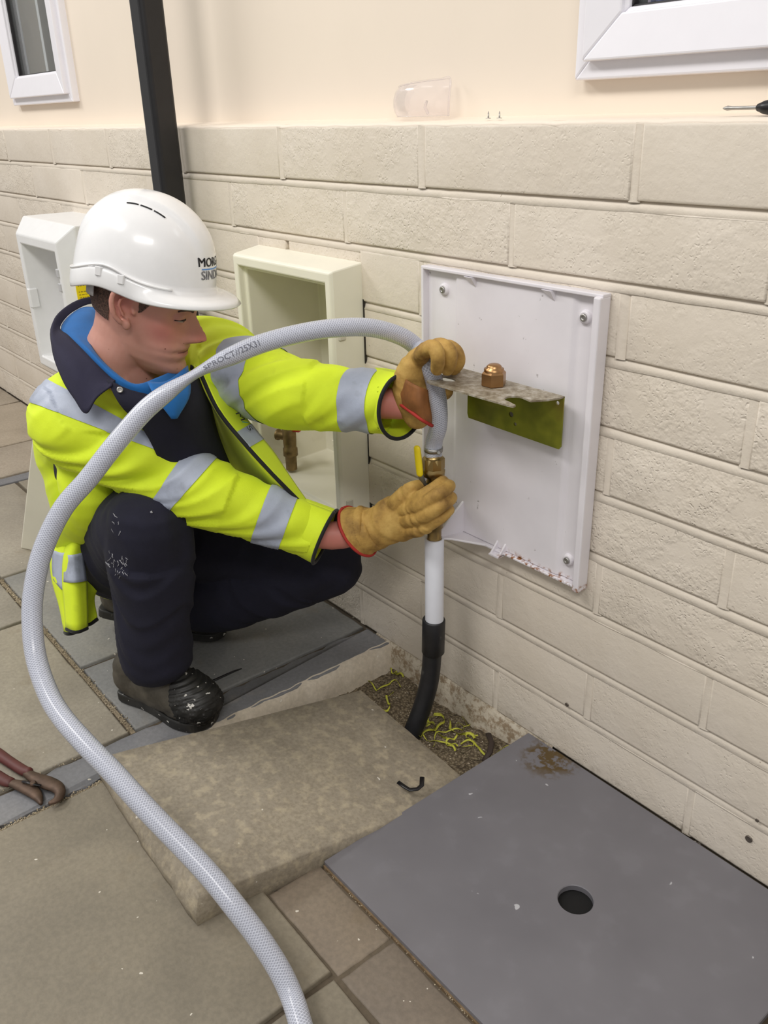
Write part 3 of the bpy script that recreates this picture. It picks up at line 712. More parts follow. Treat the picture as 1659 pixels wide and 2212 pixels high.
child('union_collar', MB().lathe((PXc - .002, PYc, .540), (0, 0, 1), [(0, .0195), (.001, .0208), (.02, .0208), (.022, .0175)], 8, False), M_brass, bv)
l0, l1, l2 = px(915, 1045, Y=-0.115), px(907, 1022, Y=-0.118), px(901, 968, Y=-0.118)
lv = child('lever', MB().tube([Vector((PXc - .004, PYc - .006, l0.z - .012)), l0, l1, l1.lerp(l2, .3)], [(.003, .008)] * 4, 10, True, (0, -1, 0)), simple('grey_lever', (122, 124, 118), 0.45, 0.6), bv)
v, f = limb([l1 + Vector((0, 0, -.002)), l1.lerp(l2, .5), l2], [(.0045, .0085), (.005, .0085), (.0045, .008)], 16, 4, (0, -1, 0)); child('lever_grip', MB().add(v, f, True), M_yel, lv)
# ------------------------------------------------------------------ grey access plate
def gplate():
    t = NT('grey_painted_plate'); col = t.ramp(t.noise(5, 4), [(0.3, srgb(107, 105, 110)), (0.7, srgb(118, 116, 121))])
    col = t.mix(t.ramp(t.noise(40, 2), [(0.755, 0), (0.77, 0.8)]), col, srgb(196, 196, 200))
    col = t.mix(t.ramp(t.noise(20, 6), [(0.56, 0), (0.66, 0.06)]), col, srgb(150, 150, 158))
    s = px(1185, 1640, Z=0.006)
    dd = t.n('ShaderNodeVectorMath', {0: t.pos, 1: tuple(s)}, operation='DISTANCE').outputs['Value']
    st = t.math('MULTIPLY', t.ramp(t.math('ADD', dd, t.math('MULTIPLY', t.noise(40, 5), 0.05)), [(0.055, 1), (0.085, 0)]), t.ramp(t.noise(70, 5), [(0.42, 0), (0.52, 1)]))
    col = t.mix(st, col, srgb(84, 66, 34))
    t.set(color=col, rough=t.ramp(t.noise(30, 4), [(0.3, 0.36), (0.7, 0.5)]), normal=t.bump(t.noise(35, 4), 0.06, 0.002)); return t.m
M_gplate = gplate()
GZ = 0.006; hx, hy = -0.587, -0.252; hr = 0.0275
bm = bmesh.new(); vv = [bm.verts.new((x, y, GZ - .012)) for x, y in ((-.908, -.508), (-.296, -.508), (-.296, -.006), (-.908, -.006))]
hh = [bm.verts.new((hx + hr * math.cos(q), hy + hr * math.sin(q), GZ - .012)) for q in np.linspace(0, 2 * math.pi, 41)[:-1]]
for lp in (vv, hh):
    for i in range(len(lp)): bm.edges.new((lp[i], lp[(i + 1) % len(lp)]))
bmesh.ops.triangle_fill(bm, use_beauty=True, edges=bm.edges[:])
r = bmesh.ops.extrude_face_region(bm, geom=bm.faces[:])
for v in [g for g in r['geom'] if isinstance(g, bmesh.types.BMVert)]: v.co.z += 0.012
bmesh.ops.recalc_face_normals(bm, faces=bm.faces)
me = bpy.data.meshes.new('gp'); bm.to_mesh(me); bm.free()
gp = obj('access_plate', bevel(me, 0.0012, 1, 1.0, False), M_gplate, label='dark grey floor plate with a round finger hole beside the wall', category='floor plate')
obj('timber_frame', bevel(MB().box(-.908, -.30, -.5105, -.507, -.02, GZ - .008), .001, 1), simple('damp_timber', (112, 92, 66), 0.8, var=0.3, nscale=90), label='thin timber edge under the grey floor plate', category='timber')
obj('plate_void', loops([(hx - .06, hx + .06, -0.0, -0.0, 0)]) if False else MB().lathe((hx, hy, GZ - .013), (0, 0, -1), [(0, hr + .006), (.09, hr + .02), (.0901, .001)], 24), simple('dark_void', (14, 13, 13), 0.9), gp)
# ------------------------------------------------------------------ loose paving slab propped on the floor
FL, FR, FS = px(780, 1490, Z=0.004), px(1000, 1678, Z=-0.009), px(992, 1712, Z=-0.0105)
NR, NL = px(428, 1938, Z=0.056), px(220, 1634, Z=0.056)
def loose_slab():
    ns = 14; top = []; cs = [NL, NR, FS, FR, FL]
    for i in range(5):
        for k in range(ns): top.append(cs[i].lerp(cs[(i + 1) % 5], k / ns))
    cen = sum(cs, Vector()) / 5; n = len(top); nz = (NR - NL).cross(FL - NL).normalized(); vs = []
    th = 0.054
    for lvl, (dz, outw) in enumerate(((0, -.006), (-.003, 0), (-.020, .010), (-.030, .012), (-th, .006))):
        for i, p in enumerate(top):
            side = i // ns; rough = 0.0035 * noise.noise((i * .6, lvl * 1.3, 2)) + 0.002 * random.uniform(-1, 1)
            w = outw * (1.0 if side == 0 else 0.35)
            o = (p - cen); o.z = 0; o.normalize(); q = p + o * (w + (rough if lvl else 0)) + nz * dz
            if lvl == 1 and side == 0: q += nz * (-.004 + .004 * noise.noise((i * .9, 5, 5)))
            vs.append(q)
    fs = [(l * n + (k + 1) % n, l * n + k, (l + 1) * n + k, (l + 1) * n + (k + 1) % n) for l in range(4) for k in range(n)] + [tuple(range(n)), tuple(range(4 * n, 5 * n))[::-1]]
    return MB().add(vs, fs, True)
t = NT('loose_slab_stone')
col = t.ramp(t.noise(6, 6, 0.6, dist=0.5), [(0.25, srgb(132, 123, 108)), (0.5, srgb(151, 141, 124)), (0.75, srgb(168, 157, 137))])
col = t.mix(t.ramp(t.noise(140, 3), [(0.35, 0.45), (0.6, 0)]), col, srgb(116, 106, 90)); col = t.mix(t.ramp(t.noise(50, 5), [(0.5, 0), (0.66, 0.6)]), col, srgb(180, 167, 142))
col = t.mix(t.ramp(t.noise(55, 1), [(0.80, 0), (0.81, 1)]), col, srgb(210, 204, 194))
t.set(color=col, rough=0.75, normal=t.bump(t.math('ADD', t.noise(30, 5), t.math('MULTIPLY', t.noise(300, 2), 0.4)), 0.4, 0.003))
me = loose_slab().mesh('s'); obj('loose_slab', bevel(me, .0008, 1, 1.2), t.m, label='loose buff paving slab lifted out of the floor, lying askew under the hose', category='paving slab')
def slab_z(x, y):
    nz = (NR - NL).cross(FL - NL).normalized(); return NL.z - (nz.x * (x - NL.x) + nz.y * (y - NL.y)) / nz.z
def on_slab(X, Y, lift=.001): return Vector((X, Y, slab_z(X, Y) + lift))
def px_slab(x, y):
    P = px(x, y, Z=0.02)
    for _ in range(4): P = px(x, y, Z=slab_z(P.x, P.y) + .001)
    return P
# strip of black rubber on the slab
pts = [px_slab(*p) + Vector((0, 0, h)) for p, h in (((860, 1693), .004), ((872, 1700), .002), ((885, 1708), .002), ((902, 1707), .003), ((911, 1702), .006), ((912, 1690), .012))]
obj('dark_strip', MB().tube(pts, [(.0022, .0045)] * 6, 8, True, (0, 0, 1)), M_black, label='short curl of black rubber lying on the loose slab', category='offcut')
pts = [px(x, y, Z=.003) for x, y in ((432, 1482), (470, 1466), (505, 1450), (522, 1444))]  # black strip added in place of a dark crack in the paving
obj('dark_strip', MB().tube(pts, [(.0022, .0032), (.0022, .0032), (.002, .0022), (.001, .001)], 8, True, (0, 0, 1)), M_black, label='thin black strip standing in for a dark gap in the floor beyond the boot', category='offcut')
# ------------------------------------------------------------------ torn yellow tape and rubber in the hole
M_ytape = simple('faded_yellow_tape', (188, 188, 66), 0.55, var=0.25, nscale=50)
def ribbon(p0, ang, L, amp, wd, i):
    pts = []; n = 16; d = Vector((math.cos(ang), math.sin(ang), 0)); s = Vector((-d.y, d.x, 0))
    for k in range(n):
        t_ = k / (n - 1); q = p0 + d * (L * (t_ - .5)) + s * (amp * math.sin(t_ * 7 + i))
        q.x = min(-.925, max(-1.325, q.x)); q.y = min(-.022, max(-.20, q.y))
        h = SOIL.ray_cast(Vector((q.x, q.y, .3)), Vector((0, 0, -1)))[0]
        pts.append(h + Vector((0, 0, .003 + .009 * abs(math.sin(t_ * 9 + i * 1.7)))))
    vs = []; fs = []
    for k, p in enumerate(pts):
        tg = (pts[min(n - 1, k + 1)] - pts[max(0, k - 1)]).normalized(); sd = tg.cross(Vector((0, 0, 1))).normalized(); tw = k * .5 + i
        w_ = sd * math.cos(tw * .6) * wd + Vector((0, 0, 1)) * abs(math.sin(tw * .6)) * wd
        vs += [p - w_, p + w_, p + w_ + Vector((0, 0, .0006)), p - w_ + Vector((0, 0, .0006))]
    for k in range(n - 1):
        for j in range(4): fs.append((k * 4 + j, k * 4 + (j + 1) % 4, k * 4 + 4 + (j + 1) % 4, k * 4 + 4 + j))
    return MB().add(vs, fs, True)
spots = [(850, 1440), (875, 1452), (828, 1480), (838, 1515), (930, 1548), (925, 1572), (950, 1565), (960, 1588), (990, 1578), (1015, 1600), (940, 1600), (975, 1605), (1005, 1560), (1045, 1622)]
for i, p in enumerate(spots):
    q = px(*p, Z=-.05); o = obj('tape_shred', ribbon(q, random.uniform(0, 6.28), random.uniform(.05, .11), random.uniform(.008, .02), random.uniform(.0014, .0034), i), M_ytape,
        label='torn shred of yellow tape lying on the soil in the hole', category='tape', group='torn yellow tape shreds in the hole')
pts = [px(1055, 1585, Z=-.03), px(1062, 1605, Z=-.025), px(1058, 1625, Z=-.02), px(1045, 1645, Z=-.03)]
obj('dark_strip', MB().tube(pts, [(.003, .006)] * 4, 8, True, (0, 0, 1)), simple('brown_rubber', (58, 46, 40), 0.7), label='curved brown rubber strip in the hole beside the grey plate', category='offcut')
# ------------------------------------------------------------------ pliers on the floor at the left
M_grip = simple('dark_red_grip', (84, 40, 36), 0.55, var=0.25, nscale=30); M_tool = simple('rusty_tool_steel', (92, 74, 62), 0.55, 0.55, var=0.3, nscale=50)
pl = empty('pliers', px(60, 1690, Z=0), 'rusty slip joint pliers with dark red handles on the floor', 'pliers')
def hz(x, y, z=.012): return px(x, y, Z=z)
def handle(pts, rad): v, f = limb(pts, rad, 14, 5, (0, 0, 1)); return MB().add(v, f, True)
child('handle', handle([hz(-70, 1590), hz(-20, 1618), hz(20, 1645), hz(50, 1664), hz(62, 1668)], [(.009, .011), (.009, .012), (.008, .011), (.008, .011), (.009, .010)]), M_grip, pl)
child('handle', handle([hz(-70, 1640, .010), hz(-20, 1668, .010), hz(8, 1685, .010), hz(22, 1690, .010)], [(.008, .011), (.008, .012), (.008, .012), (.007, .011)]), M_grip, pl)
j1 = handle([hz(55, 1668), hz(75, 1680), hz(100, 1690), hz(122, 1700), hz(130, 1712), hz(124, 1726), hz(108, 1735)], [(.006, .008), (.007, .012), (.007, .015), (.007, .013), (.006, .010), (.005, .008), (.004, .004)])
child('upper_jaw', j1, M_tool, pl)
j2 = handle([hz(20, 1690, .010), hz(45, 1697, .010), hz(68, 1708, .009), hz(82, 1722, .008), hz(88, 1735, .007)], [(.005, .008), (.006, .012), (.006, .013), (.005, .009), (.004, .004)])
child('lower_jaw', j2, M_tool, pl)
child('pivot', MB().lathe(hz(72, 1694, .016), (0, 0, 1), [(0, .006), (.004, .006), (.005, .004)], 12), M_tool, pl)
child('slot', MB().tube([hz(48, 1688, .0185), hz(62, 1691, .0195), hz(88, 1697, .0195)], [(.001, .0028)] * 3, 8, True, (0, 0, 1)), M_black, pl)
# ------------------------------------------------------------------ goggles and screwdriver on the ledge
M_clear = NT('clear_plastic').set(color=(0.93, 0.90, 0.95, 1), rough=0.10, trans=0.9, ior=1.25, alpha=0.5).m
g0, g1 = px(846, 250, Y=.045).x, px(962, 250, Y=.045).x; gz = TOPZ + .006
rows = []
gw = g1 - g0
for zz, dy, wl, wr in ((0, 0, .004, .006), (.012, -.004, 0, 0), (.030, -.006, 0, -.002), (.048, -.004, .002, -.003), (.060, .002, .01, .004)):
    rows.append([(g0 + wl + (gw - wl - wr) * s, .058 - .034 * (1 - abs(2 * s - 1) ** 2.6) + dy, gz + zz * (0.80 + 0.18 * s) + .002) for s in (0, .08, .25, .5, .75, .92, 1)])
ge = empty('safety_goggles', ((g0 + g1) / 2, .045, gz), 'clear plastic safety goggles standing on the ledge', 'goggles')
child('lens', sheet(rows, 4, 4, 0.0022), M_clear, ge)
edge = [Vector(p) for p in [rows[0][0], rows[2][0], rows[4][0]] + rows[4][1:] + [rows[2][-1], rows[0][-1]]]
child('rim', MB().tube([Vector(p) for p in catmull(edge, 4)], .0018, 8), M_clear, ge)
child('nose_bridge', MB().tube([px(922, 218, Y=.03), px(918, 232, Y=.03), px(925, 246, Y=.035)], .0025, 8), M_clear, ge)
s0, s1 = px(1562, 236, Y=.02), px(1640, 234, Y=.02)
sd = empty('screwdriver', px(1650, 236, Y=.02), 'screwdriver with a black handle lying on the ledge at the right', 'screwdriver')
s0.z = s1.z = TOPZ + .010
child('shaft', MB().lathe(s0, s1 - s0, [(0, .001), (.006, .003), (.012, .0022), ((s1 - s0).length + .01, .0022)], 10), M_steel, sd)
v, f = limb([s1, s1 + Vector((.012, 0, 0)), s1 + Vector((.05, 0, 0)), s1 + Vector((.09, 0, 0))], [(.005, .005), (.0085, .0085), (.0095, .0095), (.009, .009)], 14, 4, (0, 0, 1)); child('handle', MB().add(v, f, True), M_black, sd)
for p in (1055, 1079):
    c0 = px(p, 247, Y=.02); o = obj('screw', MB().lathe(Vector((c0.x, .02, TOPZ + .003)), (0, 0, 1), [(0, .0042), (.0008, .0042), (.0012, .0013), (.008, .0011), (.011, .0003)], 10), M_steel, label='small loose screw standing point up on the ledge', category='screw', group='loose screws on the ledge')
# ------------------------------------------------------------------ the worker
def V(*a): return Vector(a)
PEL, CHE, NEC = V(-1.735, -.425, .26), V(-1.665, -.440, .48), V(-1.565, -.455, .675)
RSH, LSH = V(-1.575, -.558, .630), V(-1.572, -.285, .688)
REL = px(425, 1060, Y=-.425); RCU = px(690, 1154, Y=-.25); RWR = px(775, 1145, Y=-.185)
LEL = px(630, 850, Y=-.25); LCU = px(852, 872, Y=-.145); LWR = px(880, 868, Y=-.125)
RHI, LHI = V(-1.725, -.470, .27), V(-1.735, -.345, .27)
RKN, LKN = px(322, 1130, Y=-.515), px(722, 1216, Y=-.14)
RAN = px(338, 1400, Z=.165); RBO = px(338, 1428, Z=.130); LAN = px(418, 1322, Z=.10)
person = empty('person', (-1.60, -.46, 0), 'crouching worker in white helmet, yellow high visibility jacket and navy coveralls holding the hose', 'person')
# --- head frame: x forward, y left, z up, origin between the ears
HS = 1.04
HO = V(-1.493, -.430, .842); HYAW, HPIT, HROL = math.radians(44), math.radians(18), math.radians(-2)
HM = (Matrix.Rotation(HYAW, 3, 'Z') @ Matrix.Rotation(HPIT, 3, 'Y') @ Matrix.Rotation(HROL, 3, 'X'))
def hw(x, y, z): return HO + HM @ (V(x, y, z) * HS)
HMi = HM.inverted()
def hl(p): return (HMi @ (Vector(p) - HO)) / HS
def interp(z, tab): return float(np.interp(z, [t[0] for t in tab], [t[1] for t in tab]))
FRONT = [(-.118, .060), (-.112, .082), (-.102, .094), (-.093, .093), (-.084, .086), (-.077, .089), (-.070, .092), (-.0645, .0875), (-.060, .093), (-.054, .091), (-.047, .087), (-.03, .087), (-.012, .086), (.0, .0865), (.012, .091), (.024, .095), (.045, .095), (.07, .087), (.095, .068), (.115, .035), (.124, .0)]
BACK = [(-.118, .030), (-.110, .012), (-.10, -.005), (-.085, -.03), (-.07, -.045), (-.05, -.066), (-.03, -.080), (0, -.093), (.03, -.099), (.06, -.095), (.09, -.076), (.11, -.045), (.124, 0)]
WID = [(-.118, .014), (-.112, .028), (-.102, .039), (-.088, .049), (-.07, .0555), (-.05, .060), (-.03, .0645), (0, .070), (.03, .074), (.06, .074), (.09, .062), (.11, .042), (.124, .0)]
NOSE = [(-.055, 0), (-.049, .003), (-.045, .018), (-.040, .030), (-.034, .036), (-.027, .034), (-.018, .025), (-.008, .016), (.002, .007), (.012, .003), (.024, 0)]
def head_shape():
    vs = []; fs = []; nz, na = 74, 72
    zs = np.linspace(-.1178, .1235, nz)
    for z in zs:
        fr, bk, w = interp(z, FRONT), interp(z, BACK), interp(z, WID)
        c = (fr + bk) / 2; a = (fr - bk) / 2; nv = interp(z, NOSE); ns = .0105 if z > -.022 else .0125 + .002 * (z < -.034)
        for k in range(na):
            q = 2 * math.pi * k / na; cq, sq = math.cos(q), math.sin(q); e = 2 / 2.35
            x = c + a * math.copysign(abs(cq) ** e, cq); y = w * math.copysign(abs(sq) ** e, sq)
            if cq > 0:
                x += nv * math.exp(-(y / ns) ** 2)
                if -.05 < z < -.028: x += .007 * math.exp(-((abs(y) - .0135) / .006) ** 2) * math.exp(-((z + .040) / .007) ** 2)       # wing of the nose
                x -= .0115 * math.exp(-((abs(y) - .031) / .015) ** 2) * math.exp(-((z - .001) / .011) ** 2)                               # eye socket
                x += .0035 * math.exp(-((abs(y) - .028) / .018) ** 2) * math.exp(-((z - .021) / .008) ** 2)                               # brow
                y += math.copysign(.004, y) * math.exp(-((x - .055) / .02) ** 2) * math.exp(-((z + .02) / .016) ** 2) if abs(y) > .02 else 0
                x -= .003 * math.exp(-((abs(y) - .028) / .007) ** 2) * math.exp(-((z + .064) / .008) ** 2)                                # mouth corner
                x -= .0028 * math.exp(-((z + .0645) / .0028) ** 2) * math.exp(-(y / .026) ** 4)                                           # lip line
            vs.append(hw(x, y, z))
    for i in range(nz - 1):
        for k in range(na): fs.append((i * na + k, i * na + (k + 1) % na, (i + 1) * na + (k + 1) % na, (i + 1) * na + k))
    fs.append(tuple(range(na))[::-1]); fs.append(tuple(range((nz - 1) * na, nz * na)))
    return vs, fs
def hlimb(pts, rad, n=12, sub=4, up=None): return limb([hw(*p) for p in pts], [(a * HS, b * HS) for a, b in rad], n, sub, up)
parts = [head_shape()]
for s in (1, -1):
    parts.append(ellipsoid(hw(.0725, s * .031, .0005), (.0132 * HS,) * 3))
    # ear: flat shell, rolled rim and lobe
    ec = V(-.004, s * .0755, -.002); tilt = Matrix.Rotation(-.22, 3, 'Y')
    EM = HM @ Matrix.Rotation(s * -.50, 3, 'Z') @ tilt
    def ep(x, y, z): return hw(*ec) + EM @ (V(x, s * y, z) * HS * 1.16)
    parts.append(ellipsoid(ep(-.004, -.003, 0), (.017 * HS, .0030 * HS, .032 * HS), EM))
    rim = [(.010, .000, .002), (.014, .004, .017), (.006, .008, .029), (-.006, .010, .031), (-.016, .011, .023), (-.019, .011, .008), (-.016, .010, -.008), (-.008, .007, -.019)]
    parts.append(limb([ep(*p) for p in rim], [(.0044, .005)] * 8, 10, 4))
    ah = [(.002, .005, .018), (-.007, .007, .013), (-.008, .007, .002), (-.003, .006, -.011)]
    parts.append(limb([ep(*p) for p in ah], [(.003, .0032)] * 4, 8, 4))
    parts.append(ellipsoid(ep(.0, .004, -.024), (.0082, .0055, .0098), EM)); parts.append(ellipsoid(ep(.011, .003, -.006), (.0045, .005, .006), EM))
nb = NEC + V(.02, 0, .0)
neck_pts = [hw(-.022, 0, -.02), hw(-.022, 0, -.07), hw(-.030, 0, -.115), nb + V(0, 0, .015), nb + V(-.02, 0, -.05)]
parts.append(limb(neck_pts, [(.056, .058), (.057, .057), (.057, .058), (.060, .064), (.060, .075)], 32, 6, HM @ V(1, 0, 0)))
parts.append(limb([hw(-.02, -.036, -.045), hw(-.01, -.034, -.10), nb + V(.05, -.025, -.005)], [(.013, .013), (.013, .013), (.012, .012)], 12, 5))  # neck muscle
# slim trunk and limbs inside the clothes
parts.append(limb([PEL, CHE, NEC + V(0, 0, -.03)], [(.08, .11), (.07, .11), (.045, .075)], 24, 5, (1, 0, 0)))
for a, b, c, d in ((RSH, REL, RCU, RWR.lerp(px(870, 1110, Y=-.12), .35)), (LSH, LEL, LCU, LWR)):
    parts.append(limb([NEC + V(0, 0, -.04), a, b, c, d], [(.04, .04), (.045, .045), (.036, .036), (.0285, .0275), (.0285, .0275)], 20, 6))
for a, b, c in ((RHI, RKN, RAN), (LHI, LKN, LAN)): parts.append(limb([PEL, a, b, c], [(.05, .05), (.06, .06), (.045, .045), (.034, .034)], 18, 6))
body_me = union(parts, .0031, 2, .5)
# skin colour per vertex: lips, flushed cheek and ear, shaved shadow
co = get_co(body_me); ca = body_me.color_attributes.new('tint', 'FLOAT_COLOR', 'POINT'); tint = np.ones((len(co), 4))
HL = ((co - np.array(HO)) @ np.array(HM)) / HS
base = np.array(srgb(204, 151, 135)[:3]); red = np.array(srgb(205, 122, 113)[:3]); lip = np.array(srgb(176, 104, 98)[:3]); stub = np.array(srgb(176, 130, 112)[:3]); wr = np.array(srgb(212, 134, 122)[:3])
def g3(c, s): return np.exp(-(((HL - np.array(c)) / np.array(s)) ** 2).sum(1))
colr = np.tile(base, (len(co), 1))
def blend(m, c):
    global colr
    colr = colr * (1 - m[:, None]) + c * m[:, None]
blend(.75 * np.clip(g3((.06, -.05, -.028), (.035, .05, .025)) + g3((.06, .05, -.028), (.035, .05, .025)), 0, 1), red)
blend(.8 * np.clip(g3((.115, 0, -.034), (.02, .03, .016)), 0, 1), red)
blend(.55 * np.clip(g3((.075, -.033, .006), (.02, .016, .010)) + g3((.075, .033, .006), (.02, .016, .010)), 0, 1), np.array(srgb(166, 106, 92)[:3]))  # eye-socket shading painted into the skin colour
blend(.75 * np.clip(g3((-.008, -.08, .008), (.02, .02, .025)), 0, 1), red)
blend(.55 * np.clip(g3((.06, -.02, -.088), (.04, .05, .02)) + g3((.02, -.06, -.055), (.02, .03, .03)), 0, 1), stub)
blend(.9 * np.clip(np.exp(-((HL[:, 2] + .0645) / .0075) ** 4) * np.exp(-(HL[:, 1] / .024) ** 4) * (HL[:, 0] > .07), 0, 1), lip)
far = np.linalg.norm(co - np.array(HO), axis=1) > .3
colr[far] = wr
tint[:, :3] = colr; ca.data.foreach_set('color', tint.ravel())
t = NT('skin'); vc = t.n('ShaderNodeVertexColor', layer_name='tint').outputs[0]
col = t.mix(t.ramp(t.noise(60, 4), [(0.35, 0.25), (0.65, 0)]), vc, srgb(190, 128, 112)); col = t.mix(t.ramp(t.noise(110, 1), [(0.775, 0), (0.79, 0.9)]), col, srgb(120, 70, 56))
t.set(color=col, rough=0.5, sss=0.12, normal=t.bump(t.noise(420, 2), 0.12, 0.0006)); t.b.inputs['Subsurface Radius'].default_value = (.012, .005, .003); t.b.inputs['Subsurface Scale'].default_value = 0.3
body_me.materials.append(t.m)
body = child('body', body_me, t.m, person)
HEADBVH = BVHTree.FromPolygons([tuple(v) for v in co], [tuple(p.vertices) for p in body_me.polygons])
def on_head(x, y, z, dirv, lift=.0005):
    d = (HM @ Vector(dirv)).normalized(); r = HEADBVH.ray_cast(hw(x, y, z) - d * .03, d)
    return (r[0] - d * lift) if r[0] is not None else hw(x, y, z)
# hair: short, below the helmet rim
def hairkeep(p):
    x, y, z = hl(p)
    if (Vector(p) - HO).length > .16 or z > .075: return False
    ear = x > -.026 and x < .014 and abs(y) > .068
    if ear: return False
    if x < -.030: return z > -.040 - .2 * (x + .03)
    if x < .012: return z > .030
    return x < .05 and abs(y) > .045 and z > -.008 + max(0, x - .022) * 1.3
hme = patch(body_me, [], hairkeep, .0014, 5)
t = NT('short_brown_hair'); t.set(color=t.ramp(t.noise(300, 3), [(0.35, srgb(52, 38, 32)), (0.65, srgb(104, 78, 66))]), rough=0.75, normal=t.bump(t.noise(500, 2), 0.6, 0.001)); child('hair', hme, t.m, body, 'short brown hair')
M_brow = simple('brow_hair', (74, 50, 42), 0.8, var=.3, nscale=200); M_lash = simple('lash', (50, 34, 30), 0.7)
for s in (1, -1):
    pts = [on_head(.1, s * y, z, (-1, 0, 0), .0008) for y, z in ((.012, .010), (.022, .0145), (.034, .016), (.045, .011))]
    child('eyebrow', MB().tube(pts, [(.0022, .003), (.0026, .0036), (.0026, .0032), (.0014, .0018)], 8, True, HM @ V(1, 0, 0)), M_brow, body)
    pts = [on_head(.1, s * y, z, (-1, 0, 0), .0006) for y, z in ((.0195, -.0055), (.025, -.0032), (.032, -.0026), (.038, -.0034), (.0435, -.0060))]
    child('eyelashes', MB().tube(pts, [(.0010, .0012), (.0014, .0016), (.0015, .0017), (.0015, .0017), (.0010, .0012)], 8), M_lash, body)
M_eye = simple('eye_white', (176, 158, 150), .3); M_iris = simple('iris_dark', (44, 34, 30), .25)
for s in (1, -1):
    vs = []; fs = []
    ys_ = np.linspace(.0205, .0425, 9)
    for k, y in enumerate(ys_):
        b = math.sin(math.pi * k / 8) ** .7; vs += [on_head(.1, s * y, -.0062 - .0016 * b, (-1, 0, 0), .0009), on_head(.1, s * y, -.0062 + .0024 * b, (-1, 0, 0), .0009)]
    for k in range(8): fs.append((2 * k, 2 * k + 2, 2 * k + 3, 2 * k + 1))
    child('eye', MB().add(vs, fs, True), M_eye, body)
    vs = [on_head(.1, s * (.031 + .0042 * math.cos(q)), -.0058 + .0018 * math.sin(q), (-1, 0, 0), .0013) for q in np.linspace(0, 2 * math.pi, 13)[:-1]]
    child('iris', MB().add(vs, [tuple(range(12))]), M_iris, body)
pts = [on_head(.12, y, -.0645, (-1, 0, 0), .0002) for y in (-.025, -.018, -.009, 0, .009, .018, .025)]
child('lip_line', MB().tube(pts, [(.0005, .0006), (.0008, .0009), (.0008, .0009), (.0008, .0009), (.0008, .0009), (.0008, .0009), (.0005, .0006)], 6), simple('lip_shadow', (112, 58, 54), .6), body)
# ------------------------------------------------------------------ helmet
t = NT('white_helmet_shell'); t.set(color=t.ramp(t.noise(18, 5), [(0.35, srgb(238, 238, 239)), (0.65, srgb(244, 244, 245))]), rough=0.22, spec=0.5); t.b.inputs['Coat Weight'].default_value = .15
M_helm = t.m
HELM_ROT = HM @ Matrix.Rotation(math.radians(-6), 3, 'Y')
def helm_pt(x, y, z): return HO + HM @ V(0, 0, .0205) + HELM_ROT @ (V(x, y, z) * HS * .90)
def helm_shape():
    vs = []; fs = []; na, nt = 96, 30; prof = []
    for k in range(na):
        ph = 2 * math.pi * k / na; c, s = math.cos(ph), math.sin(ph)
        rim = .028 + .016 * math.exp(-((abs(ph if ph < math.pi else ph - 2 * math.pi) - 1.9) / .5) ** 2) - .012 * max(0, -c) ** 3 - .004 * max(0, c)
        ln = []
        for i in range(nt + 1):
            tt = i / nt; a = tt * math.pi / 2
            ax = .137 if c > 0 else .130
            x = ax * math.sin(a) ** .92 * c - .006; y = .110 * math.sin(a) ** .92 * s; z = rim + (.172 - rim) * math.cos(a) ** .95
            ridge = .0065 / (1 + math.exp((abs(y) - .036 - .014 * (1 - tt)) / .0010)) * max(0.0, 1 - max(0, tt - .62) / .22) if tt < .84 else 0
            n_ = V(x / .13 ** 2, y / .11 ** 2, (z - rim) / .14 ** 2).normalized(); p = V(x, y, z) + n_ * ridge
            ln.append(p)
        e = ln[-1].copy(); d = V(c, s * .8, 0).normalized()
        pk = max(0, math.cos(ph * .92) if ph < math.pi else math.cos((2 * math.pi - ph) * .92)); pk = max(0, (pk - .28) / .72) ** .8
        sk = .013 * (1 - pk)                                       # skirt below the gutter
        for u, (o_, dz) in enumerate(((.0035, -.001), (.0045, -.006), (.005 + .018 * pk, -.009 - .5 * sk), (.005 + .036 * pk, -.013 - sk + .002 * pk), (.004 + .047 * pk, -.019 - sk), (.003 + .046 * pk, -.0215 - sk))):
            ln.append(e + d * o_ + V(0, 0, dz))
        prof.append(ln)
    m = len(prof[0])
    for k in range(na):
        for i, p in enumerate(prof[k]): vs.append(helm_pt(*p))
    for k in range(na):
        for i in range(m - 1):
            a, b = k * m + i, ((k + 1) % na) * m + i
            fs.append((a, a + 1, b + 1, b) if i else (a, a + 1, b + 1))
    return vs, fs, prof
hv, hf, hprof = helm_shape()
bm = bmesh.new(); bvv = [bm.verts.new(v) for v in hv]
for f in hf: bm.faces.new([bvv[i] for i in f])
bmesh.ops.remove_doubles(bm, verts=bm.verts, dist=1e-6); bmesh.ops.recalc_face_normals(bm, faces=bm.faces)
HELM = BVHTree.FromBMesh(bm)
thicken(bm, .0028)
for f in bm.faces: f.smooth = True
helm = child('helmet', bm, M_helm, person, 'white safety helmet with side vents and printed company name')
def on_helm(p, d, lift=.0008):
    r = HELM.ray_cast(Vector(p), Vector(d).normalized())
    return r[0] - Vector(d).normalized() * lift if r[0] is not None else None
M_vent = simple('vent_dark', (26, 26, 28), .6)
